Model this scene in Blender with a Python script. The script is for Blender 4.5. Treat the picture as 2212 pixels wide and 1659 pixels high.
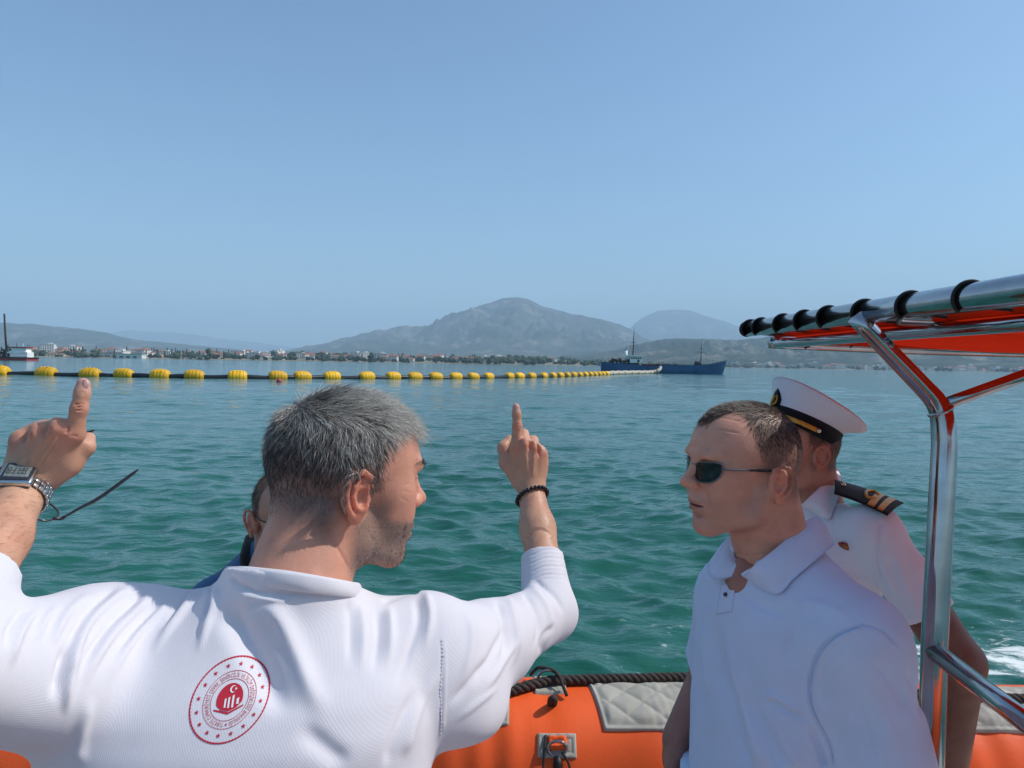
import bpy, bmesh, math, os, random
import numpy as np
from mathutils import Vector, Matrix
from mathutils.bvhtree import BVHTree

for o in list(bpy.data.objects):
    bpy.data.objects.remove(o)
scene = bpy.context.scene
COL = scene.collection
rng = np.random.default_rng(7)
R = math.radians

# ------------------------------------------------------------------ camera
CAMH = 2.10                       # metres above the water
HFOV = R(70.0)
PITCH, ROLL = R(-1.61), R(0.96)
FPX = 1106.0 / math.tan(HFOV / 2)  # focal length in the 2212 px wide reference frame
CAM = np.array([0.0, 0.0, CAMH])
_f = np.array([0, math.cos(PITCH), math.sin(PITCH)])
_u0 = np.array([0, -math.sin(PITCH), math.cos(PITCH)])
_r0 = np.array([1.0, 0, 0])
_r = _r0 * math.cos(ROLL) + _u0 * math.sin(ROLL)
_u = _u0 * math.cos(ROLL) - _r0 * math.sin(ROLL)
cd = bpy.data.cameras.new("camera")
cd.sensor_fit = 'HORIZONTAL'
cd.angle = HFOV
cd.clip_start, cd.clip_end = 0.05, 60000
cam = bpy.data.objects.new("camera", cd)
COL.objects.link(cam)
cam.matrix_world = Matrix(((_r[0], _u[0], -_f[0], CAM[0]), (_r[1], _u[1], -_f[1], CAM[1]),
                           (_r[2], _u[2], -_f[2], CAM[2]), (0, 0, 0, 1)))
scene.camera = cam

def ray(px, py):
    px, py = np.asarray(px, float), np.asarray(py, float)
    v = _r * ((px - 1106) / FPX)[..., None] + _u * (-(py - 829.5) / FPX)[..., None] + _f
    return v
def U(px, py, d):
    """point of the place seen at (px,py) at ground distance d along the viewing axis"""
    v = ray(px, py)
    return CAM + v * (np.asarray(d, float) / v[..., 1])[..., None]
def proj(P):
    q = P - CAM
    z = q @ _f
    return 1106 + (q @ _r) / z * FPX, 829.5 - (q @ _u) / z * FPX, z

# ------------------------------------------------------------------ sky, sun, exposure
SUN_DIR = np.array([0.66, 0.05, 0.73]); SUN_DIR /= np.linalg.norm(SUN_DIR)
SUN_EL = math.asin(SUN_DIR[2])
SUN_AZ = math.atan2(SUN_DIR[0], SUN_DIR[1])      # from +Y towards +X
world = bpy.data.worlds.new("World"); scene.world = world
world.use_nodes = True
wn, wl = world.node_tree.nodes, world.node_tree.links
wn.clear()
sky = wn.new('ShaderNodeTexSky'); sky.sky_type = 'NISHITA'; sky.sun_disc = False
sky.sun_elevation = SUN_EL
sky.sun_rotation = SUN_AZ
sky.altitude = 0; sky.air_density = 1.0; sky.dust_density = 1.3; sky.ozone_density = 2.0
bg = wn.new('ShaderNodeBackground'); bg.inputs['Strength'].default_value = 0.112
wo = wn.new('ShaderNodeOutputWorld')
tint = wn.new('ShaderNodeMix'); tint.data_type = 'RGBA'; tint.blend_type = 'MULTIPLY'; tint.inputs['Factor'].default_value = 1.0
tint.inputs['B'].default_value = (.84, 1.0, 1.06, 1)          # clear, slightly cyan summer sky
wl.new(sky.outputs[0], tint.inputs['A'])
wl.new(tint.outputs['Result'], bg.inputs['Color'])
wl.new(bg.outputs[0], wo.inputs['Surface'])
sl = bpy.data.lights.new("sun", 'SUN'); sl.energy = 2.8; sl.angle = R(0.53); sl.color = (1.0, 0.955, 0.88)
sun = bpy.data.objects.new("sun", sl); COL.objects.link(sun)
sun.rotation_euler = Vector(SUN_DIR).to_track_quat('Z', 'Y').to_euler()
sun.location = (6, 0, 14)
vs = scene.view_settings
vs.view_transform = 'Standard'; vs.look = 'None'; vs.exposure = 0.4; vs.gamma = 1.0; vs.use_curve_mapping = False
scene.cycles.max_bounces = 8
scene.cycles.transparent_max_bounces = 12
scene.cycles.volume_bounces = 2
scene.cycles.caustics_reflective = False
scene.cycles.caustics_refractive = False
scene.cycles.use_denoising = True

# ------------------------------------------------------------------ object helpers
def tag(o, label=None, cat=None, group=None, kind=None):
    if label: o["label"] = label
    if cat: o["category"] = cat
    if group: o["group"] = group
    if kind: o["kind"] = kind
    return o
BASE = {}
def empty(name, loc, label=None, cat=None, group=None):
    o = bpy.data.objects.new(name, None)
    o.location = loc; o.empty_display_size = 0.1
    COL.objects.link(o)
    BASE[o.name] = np.array(loc, float)
    return tag(o, label, cat, group)
def new_mesh(name, V, F, smooth=True, cols=None):
    V = np.asarray(V, np.float32)
    me = bpy.data.meshes.new(name)
    me.vertices.add(len(V)); me.vertices.foreach_set('co', V.ravel())
    if isinstance(F, np.ndarray):
        n, k = F.shape
        tot = np.full(n, k, np.int32); idx = F.astype(np.int32).ravel()
    else:
        tot = np.array([len(f) for f in F], np.int32); idx = np.array([i for f in F for i in f], np.int32); n = len(F)
    me.loops.add(len(idx)); me.loops.foreach_set('vertex_index', idx)
    me.polygons.add(n)
    st = np.zeros(n, np.int32); st[1:] = np.cumsum(tot)[:-1]
    me.polygons.foreach_set('loop_start', st)
    try: me.polygons.foreach_set('loop_total', tot)
    except Exception: pass
    me.polygons.foreach_set('use_smooth', np.full(n, smooth))
    if cols is not None:
        a = me.attributes.new('Col', 'FLOAT_COLOR', 'POINT')
        c = np.ones((len(V), 4), np.float32); c[:, :cols.shape[1]] = cols
        a.data.foreach_set('color', c.ravel())
    me.update(calc_edges=True); me.validate()
    return me
def obj(name, V, F, mat, parent=None, smooth=True, cols=None, label=None, kind=None):
    V = np.asarray(V, float)
    b = BASE.get(parent.name, np.zeros(3)) if parent is not None else np.zeros(3)
    me = new_mesh(name, V - b, F, smooth, cols)
    if mat is not None: me.materials.append(mat)
    o = bpy.data.objects.new(name, me); COL.objects.link(o)
    if parent is not None: o.parent = parent
    BASE[o.name] = b
    if label: o["label"] = label
    if kind: o["kind"] = kind
    return o
def share(name, me, parent, M):
    """another piece using the same mesh data"""
    o = bpy.data.objects.new(name, me); COL.objects.link(o)
    b = BASE.get(parent.name, np.zeros(3)) if parent is not None else np.zeros(3)
    M = M.copy(); M.translation = M.translation - Vector(b)
    if parent is not None: o.parent = parent
    o.matrix_local = M
    BASE[o.name] = np.zeros(3)
    return o
def join(parts):
    Vs, Fs, n = [], [], 0
    for V, F in parts:
        V = np.asarray(V, float); Vs.append(V)
        Fs += [[i + n for i in f] for f in (F.tolist() if isinstance(F, np.ndarray) else F)]
        n += len(V)
    return np.concatenate(Vs), Fs
def joinq(parts):
    Vs, Fs, n = [], [], 0
    for V, F in parts:
        Vs.append(np.asarray(V, float)); Fs.append(np.asarray(F) + n); n += len(V)
    return np.concatenate(Vs), np.concatenate(Fs)
def nrm(v):
    v = np.asarray(v, float); return v / (np.linalg.norm(v) + 1e-12)
def tube(pts, rad, n=12, caps=True, twist=None):
    """swept tube through points"""
    P = np.asarray(pts, float); m = len(P)
    rad = np.full(m, rad) if np.isscalar(rad) else np.asarray(rad, float)
    T = np.gradient(P, axis=0); T /= np.linalg.norm(T, axis=1)[:, None] + 1e-12
    a = np.array([0, 0, 1.0]) if abs(T[0][2]) < 0.9 else np.array([1.0, 0, 0])
    N = nrm(np.cross(T[0], a)); V = []
    ang = np.arange(n) * 2 * math.pi / n
    for i in range(m):
        N = nrm(N - T[i] * (N @ T[i])); B = np.cross(T[i], N)
        V.append(P[i] + rad[i] * (np.cos(ang)[:, None] * N + np.sin(ang)[:, None] * B))
    V = np.concatenate(V); F = []
    for i in range(m - 1):
        for j in range(n):
            F.append([i * n + j, i * n + (j + 1) % n, (i + 1) * n + (j + 1) % n, (i + 1) * n + j])
    if caps:
        F.append(list(range(n))[::-1]); F.append([(m - 1) * n + j for j in range(n)])
    return V, F
def smoothline(pts, n):
    """Catmull-Rom through points"""
    P = np.asarray(pts, float)
    P = np.vstack([2 * P[0] - P[1], P, 2 * P[-1] - P[-2]])
    out = []; segs = len(P) - 3
    for t in np.linspace(0, segs - 1e-9, n):
        i = int(t); u = t - i; a, b, c, d = P[i:i + 4]
        out.append(0.5 * (2 * b + (c - a) * u + (2 * a - 5 * b + 4 * c - d) * u * u + (3 * b - 3 * c + d - a) * u ** 3))
    return np.array(out)
def box(c, s, M=None, bev=0.0):
    s = np.asarray(s, float) / 2
    if bev <= 0:
        V = np.array([[x, y, z] for x in (-1, 1) for y in (-1, 1) for z in (-1, 1)], float) * s
        F = [[0, 1, 3, 2], [4, 6, 7, 5], [0, 4, 5, 1], [2, 3, 7, 6], [0, 2, 6, 4], [1, 5, 7, 3]]
    else:
        bm = bmesh.new(); bmesh.ops.create_cube(bm, size=2)
        for v in bm.verts: v.co = Vector((v.co.x * s[0], v.co.y * s[1], v.co.z * s[2]))
        bmesh.ops.bevel(bm, geom=bm.edges[:], offset=min(bev, min(s) * .9), segments=2, affect='EDGES', profile=.5)
        bm.verts.index_update()
        V = np.array([v.co[:] for v in bm.verts]); F = [[v.index for v in f.verts] for f in bm.faces]; bm.free()
    if M is not None: V = V @ np.asarray(M, float).T
    return V + np.asarray(c, float), F
def fbm(P, seed, octaves=4, base=1.0, gain=.5):
    """cheap smooth pseudo noise from rotated sines, vectorised"""
    g = np.random.default_rng(seed); out = np.zeros(len(P)); a = 1.0; f = base
    for o in range(octaves):
        for k in range(4):
            d = g.normal(size=P.shape[1]); d /= np.linalg.norm(d)
            e = g.normal(size=P.shape[1]); e /= np.linalg.norm(e)
            out += a * .5 * np.sin(P @ d * f * g.uniform(.8, 1.25) + g.uniform(0, 6.28) + 1.3 * np.sin(P @ e * f * .7 + g.uniform(0, 6.28)))
        a *= gain; f *= 2.03
    return out

# ------------------------------------------------------------------ implicit modelling
class Vol:
    def __init__(s, lo, hi, h):
        s.lo = np.asarray(lo, float); s.h = h
        s.n = np.ceil((np.asarray(hi, float) - s.lo) / h).astype(int) + 1
        s.f = np.full(s.n, 1.0, np.float32)
        s.ax = [(s.lo[i] + np.arange(s.n[i]) * h).astype(np.float32) for i in range(3)]
    def apply(s, prim, k=0.0, op='u'):
        fn, lo, hi = prim
        m = k + 3 * s.h
        i0 = np.maximum(np.floor((lo - m - s.lo) / s.h).astype(int), 0)
        i1 = np.minimum(np.ceil((hi + m - s.lo) / s.h).astype(int) + 1, s.n)
        if np.any(i1 <= i0): return
        sl_ = tuple(slice(a, b) for a, b in zip(i0, i1))
        X = s.ax[0][sl_[0]][:, None, None]; Y = s.ax[1][sl_[1]][None, :, None]; Z = s.ax[2][sl_[2]][None, None, :]
        d = fn(X, Y, Z).astype(np.float32); a = s.f[sl_]
        if op == 'u':
            r = np.minimum(a, d)
            if k > 0:
                h = np.maximum(k - np.abs(a - d), 0) / k; r = r - h * h * k * .25
        else:
            d = -d; r = np.maximum(a, d)
            if k > 0:
                h = np.maximum(k - np.abs(a - d), 0) / k; r = r + h * h * k * .25
        s.f[sl_] = r
    def mesh(s):
        f = s.f; ins = f < 0
        c = np.zeros(s.n - 1, np.uint8)
        for dx in (0, 1):
            for dy in (0, 1):
                for dz in (0, 1):
                    c += ins[dx:s.n[0] - 1 + dx, dy:s.n[1] - 1 + dy, dz:s.n[2] - 1 + dz]
        I = np.argwhere((c > 0) & (c < 8))
        ids = np.full(s.n - 1, -1, np.int32); ids[I[:, 0], I[:, 1], I[:, 2]] = np.arange(len(I))
        acc = np.zeros((len(I), 3)); cnt = np.zeros(len(I))
        corners = [np.array(q) for q in np.ndindex(2, 2, 2)]
        val = {tuple(q): f[I[:, 0] + q[0], I[:, 1] + q[1], I[:, 2] + q[2]] for q in corners}
        for a in corners:
            for ax in range(3):
                if a[ax] == 0:
                    b = a.copy(); b[ax] = 1
                    va, vb = val[tuple(a)], val[tuple(b)]
                    m = (va < 0) != (vb < 0)
                    t = np.where(m, va / np.where(m, va - vb, 1), 0)
                    p = np.tile(a.astype(float), (len(I), 1)); p[:, ax] += t
                    acc[m] += p[m]; cnt[m] += 1
        V = s.lo + (I + acc / cnt[:, None]) * s.h
        Q = []
        for ax in range(3):
            o1, o2 = (ax + 1) % 3, (ax + 2) % 3
            sa = [slice(None)] * 3; sb = [slice(None)] * 3
            sa[ax] = slice(0, -1); sb[ax] = slice(1, None)
            A, B = ins[tuple(sa)], ins[tuple(sb)]
            E = np.argwhere(A != B)
            ok = (E[:, o1] > 0) & (E[:, o2] > 0) & (E[:, o1] < s.n[o1] - 1) & (E[:, o2] < s.n[o2] - 1)
            E = E[ok]
            fl = A[E[:, 0], E[:, 1], E[:, 2]]
            def cid(d1, d2):
                e = E.copy(); e[:, o1] += d1; e[:, o2] += d2
                return ids[e[:, 0], e[:, 1], e[:, 2]]
            q = np.stack([cid(-1, -1), cid(0, -1), cid(0, 0), cid(-1, 0)], 1)
            q[~fl] = q[~fl][:, ::-1]
            Q.append(q)
        Q = np.concatenate(Q)
        Q = Q[(Q >= 0).all(1)]
        return V, Q
def normals(V, Q):
    a = V[Q[:, 2]] - V[Q[:, 0]]; b = V[Q[:, 3]] - V[Q[:, 1]]
    n = np.cross(a, b); N = np.zeros_like(V)
    for i in range(4):
        for k in range(3): N[:, k] += np.bincount(Q[:, i], n[:, k], len(V))
    return N / (np.linalg.norm(N, axis=1)[:, None] + 1e-12)
def relax(V, Q, it=2, lam=.5):
    E = np.concatenate([Q[:, [0, 1]], Q[:, [1, 2]], Q[:, [2, 3]], Q[:, [3, 0]]])
    deg = np.bincount(E.ravel(), minlength=len(V))[:, None]
    for _ in range(it):
        for L in (lam, -lam * 1.03):
            S = np.zeros_like(V)
            for k in range(3):
                S[:, k] = np.bincount(E[:, 0], V[E[:, 1], k], len(V)) + np.bincount(E[:, 1], V[E[:, 0], k], len(V))
            V = V + L * (S / deg - V)
    return V
def ell(c, r, M=None):
    c = np.asarray(c, float); r = np.asarray(r, float)
    W = np.eye(3) if M is None else np.asarray(M, float)      # columns = axes
    def fn(X, Y, Z):
        x, y, z = X - c[0], Y - c[1], Z - c[2]
        p = [W[0, i] * x + W[1, i] * y + W[2, i] * z for i in range(3)]
        k0 = np.sqrt(sum((p[i] / r[i]) ** 2 for i in range(3))) + 1e-6
        k1 = np.sqrt(sum((p[i] / r[i] ** 2) ** 2 for i in range(3))) + 1e-6
        return k0 * (k0 - 1) / k1
    e = np.sqrt(((W * r) ** 2).sum(1))
    return fn, c - e, c + e
def cone(p0, r0, p1, r1, flat1=False, flat0=False, sq=None):
    """tapered capsule; sq=(axis, factor) squashes it across that axis"""
    p0, p1 = np.asarray(p0, float), np.asarray(p1, float); v = p1 - p0; L2 = v @ v; L = math.sqrt(L2)
    def fn(X, Y, Z):
        x, y, z = X - p0[0], Y - p0[1], Z - p0[2]
        t0 = (x * v[0] + y * v[1] + z * v[2]) / L2
        t = np.clip(t0, 0, 1)
        rx, ry, rz = x - t * v[0], y - t * v[1], z - t * v[2]
        q = rx * rx + ry * ry + rz * rz
        if sq is not None:
            a = sq[0]; w = rx * a[0] + ry * a[1] + rz * a[2]
            q = q + w * w * (1 / sq[1] ** 2 - 1)
        d = np.sqrt(q) - (r0 + t * (r1 - r0))
        if flat1: d = np.maximum(d, (t0 - 1) * L)
        if flat0: d = np.maximum(d, -t0 * L)
        return d
    m = max(r0, r1)
    return fn, np.minimum(p0, p1) - m, np.maximum(p0, p1) + m
def chain(vol, pts, k=.006, k0=None, op='u'):
    """pts: list of (point, radius)"""
    for i in range(len(pts) - 1):
        vol.apply(cone(pts[i][0], pts[i][1], pts[i + 1][0], pts[i + 1][1]), (k0 if (i == 0 and k0) else k), op)
def loft(zs, cx, cy, a, b, ang=0.0, ex=2.4):
    """stack of rounded sections along z"""
    zs = np.asarray(zs, float); o = np.argsort(zs); zs = zs[o]
    cx, cy, a, b = [np.asarray(q, float)[o] for q in (cx, cy, a, b)]
    an = np.full(len(zs), ang) if np.isscalar(ang) else np.asarray(ang, float)[o]
    zf = np.linspace(zs[0], zs[-1], 120)
    def itp(q):
        y = np.interp(zf, zs, q); ker = np.ones(9) / 9
        return np.convolve(np.pad(y, 4, mode='edge'), ker, 'valid')
    tb = [itp(q) for q in (cx, cy, a, b, an)]
    def fn(X, Y, Z):
        zc = np.clip(Z, zs[0], zs[-1])
        c_x, c_y, A, B, G = [np.interp(zc, zf, q) for q in tb]
        x, y = X - c_x, Y - c_y; ca, sa = np.cos(G), np.sin(G)
        u, w = np.abs(x * ca + y * sa), np.abs(-x * sa + y * ca)
        k = ((u / A) ** ex + (w / B) ** ex) ** (1 / ex)
        d = (k - 1) * np.minimum(A, B)
        dz = np.maximum(Z - zs[-1], zs[0] - Z)
        return np.maximum(d, dz)
    m = max(max(a), max(b)) + .05
    return fn, np.array([min(cx) - m, min(cy) - m, zs[0]]), np.array([max(cx) + m, max(cy) + m, zs[-1]])
def rotM(axis, deg):
    return np.array(Matrix.Rotation(R(deg), 3, axis))
def xf(V, M, t):
    return V @ np.asarray(M).T + np.asarray(t)

def seg_dist(px, py, line):
    """distance and arc position of points to a polyline in the picture plane; sign: + left of travel"""
    L = np.asarray(line, float); best = np.full(len(px), 1e9); pos = np.zeros(len(px)); sg = np.zeros(len(px)); acc = 0
    lens = np.linalg.norm(np.diff(L, axis=0), axis=1); tot = lens.sum()
    for i in range(len(L) - 1):
        d = L[i + 1] - L[i]; x, y = px - L[i][0], py - L[i][1]
        t = np.clip((x * d[0] + y * d[1]) / lens[i] ** 2, 0, 1)
        qx, qy = x - t * d[0], y - t * d[1]; q = np.hypot(qx, qy); m = q < best
        best[m] = q[m]; pos[m] = ((acc + t * lens[i]) / tot)[m]; sg[m] = np.sign(d[0] * y - d[1] * x)[m]
        acc += lens[i]
    return best, pos, sg
def folds(V, N, strokes, keep=None):
    """sculpt creases: (polyline, width left, width right, height, taper start, taper end)"""
    px, py, dz = proj(V); D = np.zeros(len(V))
    face = np.clip(-(N @ _f) * 2 + .6, 0, 1)
    for line, wl_, wr_, amp, t0, t1 in strokes:
        line = smoothline(line, max(8, 5 * len(line)))
        m = max(wl_, wr_) * 3
        s = (px > line[:, 0].min() - m) & (px < line[:, 0].max() + m) & (py > line[:, 1].min() - m) & (py < line[:, 1].max() + m)
        i = np.nonzero(s)[0]
        if not len(i): continue
        d, p, g = seg_dist(px[i], py[i], line)
        w = np.where(g > 0, wl_, wr_)
        tp = np.clip(p / max(t0, 1e-3), 0, 1) * np.clip((1 - p) / max(t1, 1e-3), 0, 1); tp = tp * tp * (3 - 2 * tp)
        D[i] += amp * np.exp(-(d / w) ** 2) * tp
    return V + N * (D * face)[:, None]
def sheet(corners, n, m, bvh, off, thick=0.0015, bulge=None, depth_hint=None):
    """a thin piece of cloth lying on a surface: quad given by its corners as seen, draped by ray, with real thickness.
    corners: TL, TR, BR, BL or a function (u,v)->(px,py)"""
    u, v = np.meshgrid(np.linspace(0, 1, n), np.linspace(0, 1, m))
    u, v = u.ravel(), v.ravel()
    if callable(corners): px, py = corners(u, v)
    else:
        c = np.asarray(corners, float)
        q = (1 - u)[:, None] * (1 - v)[:, None] * c[0] + u[:, None] * (1 - v)[:, None] * c[1] + u[:, None] * v[:, None] * c[2] + (1 - u)[:, None] * v[:, None] * c[3]
        px, py = q[:, 0], q[:, 1]
    d = ray(px, py); P = []; Nn = []; last = None
    hit = []
    for i in range(len(px)):
        loc, no, ix, ds = bvh.ray_cast(Vector(CAM), Vector(d[i]).normalized())
        hit.append(loc is not None)
        P.append(loc if loc is not None else (0, 0, 0)); Nn.append(no if no is not None else (0, 0, 0))
    P = np.array([list(p) for p in P]); Nn = np.array([list(p) for p in Nn]); hit = np.array(hit)
    if not hit.all():
        good = np.nonzero(hit)[0]
        for i in np.nonzero(~hit)[0]:
            j = good[np.argmin((px[good] - px[i]) ** 2 + (py[good] - py[i]) ** 2)]
            dd = P[j][1]; P[i] = U(px[i], py[i], dd); Nn[i] = Nn[j]
    G = Nn.reshape(m, n, 3)
    for _ in range(3):
        g = G.copy(); g[1:-1] = (G[:-2] + G[1:-1] * 2 + G[2:]) / 4; g[:, 1:-1] = (g[:, :-2] + g[:, 1:-1] * 2 + g[:, 2:]) / 4; G = g
    Nn = G.reshape(-1, 3); Nn /= np.linalg.norm(Nn, axis=1)[:, None] + 1e-9
    o = np.full(len(P), float(off)) if not callable(off) else off(u, v)
    top = P + Nn * (o + thick)[:, None]
    if bulge is not None: top = top + Nn * bulge(u, v)[:, None]
    bot = P + Nn * (o - .004)[:, None] if not callable(off) else P + Nn * (o)[:, None]
    V = np.concatenate([top, bot]); K = n * m; F = []
    for j in range(m - 1):
        for i in range(n - 1):
            a = j * n + i; F.append([a, a + n, a + n + 1, a + 1]); F.append([K + a, K + a + 1, K + a + n + 1, K + a + n])
    rim = [i for i in range(n)] + [j * n + n - 1 for j in range(1, m)] + [(m - 1) * n + i for i in range(n - 2, -1, -1)] + [j * n for j in range(m - 2, 0, -1)]
    for a, b in zip(rim, rim[1:] + rim[:1]): F.append([a, b, K + b, K + a])
    return V, F
def bvh_of(V, Q):
    return BVHTree.FromPolygons([tuple(v) for v in V.tolist()], Q.tolist() if isinstance(Q, np.ndarray) else Q)

# ------------------------------------------------------------------ materials
def mat(name, color, rough=.5, metal=0.0, spec=.5, noise=None, bump=None, sss=None, attr=False, sheen=0, coat=0, transl=0, coord='Object'):
    """noise=(scale, amount, detail) brightness variation; bump=(scale, strength, distance)"""
    m = bpy.data.materials.new(name); m.use_nodes = True
    n, l = m.node_tree.nodes, m.node_tree.links
    b = n['Principled BSDF']
    b.inputs['Base Color'].default_value = (*color, 1)
    b.inputs['Roughness'].default_value = rough; b.inputs['Metallic'].default_value = metal
    b.inputs['Specular IOR Level'].default_value = spec
    if sheen: b.inputs['Sheen Weight'].default_value = sheen
    if coat: b.inputs['Coat Weight'].default_value = coat; b.inputs['Coat Roughness'].default_value = .1
    tc = n.new('ShaderNodeTexCoord'); src = None
    if attr:
        at = n.new('ShaderNodeAttribute'); at.attribute_name = 'Col'; src = at.outputs['Color']
        l.new(src, b.inputs['Base Color'])
    if noise:
        nt = n.new('ShaderNodeTexNoise'); nt.inputs['Scale'].default_value = noise[0]; nt.inputs['Detail'].default_value = noise[2] if len(noise) > 2 else 5
        l.new(tc.outputs[coord], nt.inputs['Vector'])
        mr = n.new('ShaderNodeMapRange'); mr.inputs['From Min'].default_value = .3; mr.inputs['From Max'].default_value = .7
        mr.inputs['To Min'].default_value = 1 - noise[1]; mr.inputs['To Max'].default_value = 1 + noise[1]
        l.new(nt.outputs['Fac'], mr.inputs['Value'])
        mx = n.new('ShaderNodeMix'); mx.data_type = 'RGBA'; mx.blend_type = 'MULTIPLY'; mx.inputs['Factor'].default_value = 1
        if src is not None: l.new(src, mx.inputs['A'])
        else: mx.inputs['A'].default_value = (*color, 1)
        l.new(mr.outputs[0], mx.inputs['B']); l.new(mx.outputs['Result'], b.inputs['Base Color'])
    if bump:
        bt = n.new('ShaderNodeTexNoise'); bt.inputs['Scale'].default_value = bump[0]; bt.inputs['Detail'].default_value = 4
        l.new(tc.outputs[coord], bt.inputs['Vector'])
        bp = n.new('ShaderNodeBump'); bp.inputs['Strength'].default_value = bump[1]; bp.inputs['Distance'].default_value = bump[2]
        l.new(bt.outputs['Fac'], bp.inputs['Height']); l.new(bp.outputs[0], b.inputs['Normal'])
    if sss:
        b.inputs['Subsurface Weight'].default_value = sss[0]; b.inputs['Subsurface Radius'].default_value = sss[1]; b.inputs['Subsurface Scale'].default_value = 1.0
    if transl:
        out = n['Material Output']; tr = n.new('ShaderNodeBsdfTranslucent'); tr.inputs['Color'].default_value = (*color, 1)
        ms = n.new('ShaderNodeMixShader'); ms.inputs[0].default_value = transl
        l.new(b.outputs[0], ms.inputs[1]); l.new(tr.outputs[0], ms.inputs[2]); l.new(ms.outputs[0], out.inputs['Surface'])
    return m
# ================================================================== water
def build_water():
    # rings round the boat: fine where waves can be told apart, coarse towards the horizon
    r = [2.2]
    while r[-1] < 70: r.append(r[-1] * 1.0072)
    while r[-1] < 400: r.append(r[-1] * 1.02)
    while r[-1] < 26000: r.append(r[-1] * 1.09)
    r = np.array([0.3, 1.2] + r)
    th = np.concatenate([np.linspace(-46, 46, 560), np.linspace(46, 314, 90)[1:-1]])
    th = np.radians(th); n, m = len(r), len(th)
    X = np.outer(r, np.sin(th)).ravel(); Y = np.outer(r, np.cos(th)).ravel(); rr = np.repeat(r, m)
    g = np.random.default_rng(3); Z = np.zeros(n * m); DX = np.zeros(n * m); DY = np.zeros(n * m)
    for i in range(70):
        lam = 0.28 * (26 ** (i / 69.0)) * g.uniform(.85, 1.15)
        a = 0.0085 * lam ** .85 * g.uniform(.5, 1.2)
        a *= np.interp(lam, [.3, .8, 1.6, 3, 7], [1.2, .8, .38, .26, .22])
        d = R(g.normal(200, 38)); k = 2 * math.pi / lam
        kx, ky = k * math.sin(d), k * math.cos(d)
        ph = kx * X + ky * Y + g.uniform(0, 6.28) + 1.2 * np.sin(X * .11 * g.uniform(.5, 2) + Y * .07 + g.uniform(0, 6))
        fade = np.clip((lam * 55 - rr) / (lam * 30), 0, 1)
        s, c = np.sin(ph), np.cos(ph)
        Z += a * fade * c; DX -= a * fade * s * math.sin(d) * .8; DY -= a * fade * s * math.cos(d) * .8
    # patchiness: calmer and rougher areas
    Z *= .8 + .35 * np.sin(X * .21 + Y * .13) * np.sin(Y * .17 - X * .08)
    V = np.stack([X + DX, Y + DY, Z], 1)
    i, j = np.meshgrid(np.arange(n - 1), np.arange(m), indexing='ij'); j2 = (j + 1) % m
    Q = np.stack([i * m + j, (i + 1) * m + j, (i + 1) * m + j2, i * m + j2], -1).reshape(-1, 4)[:, ::-1]
    o = obj('sea_water', V, Q, water_mat())
    tag(o, 'rippled teal green sea reaching to the far shore', 'water', kind='structure')
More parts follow.
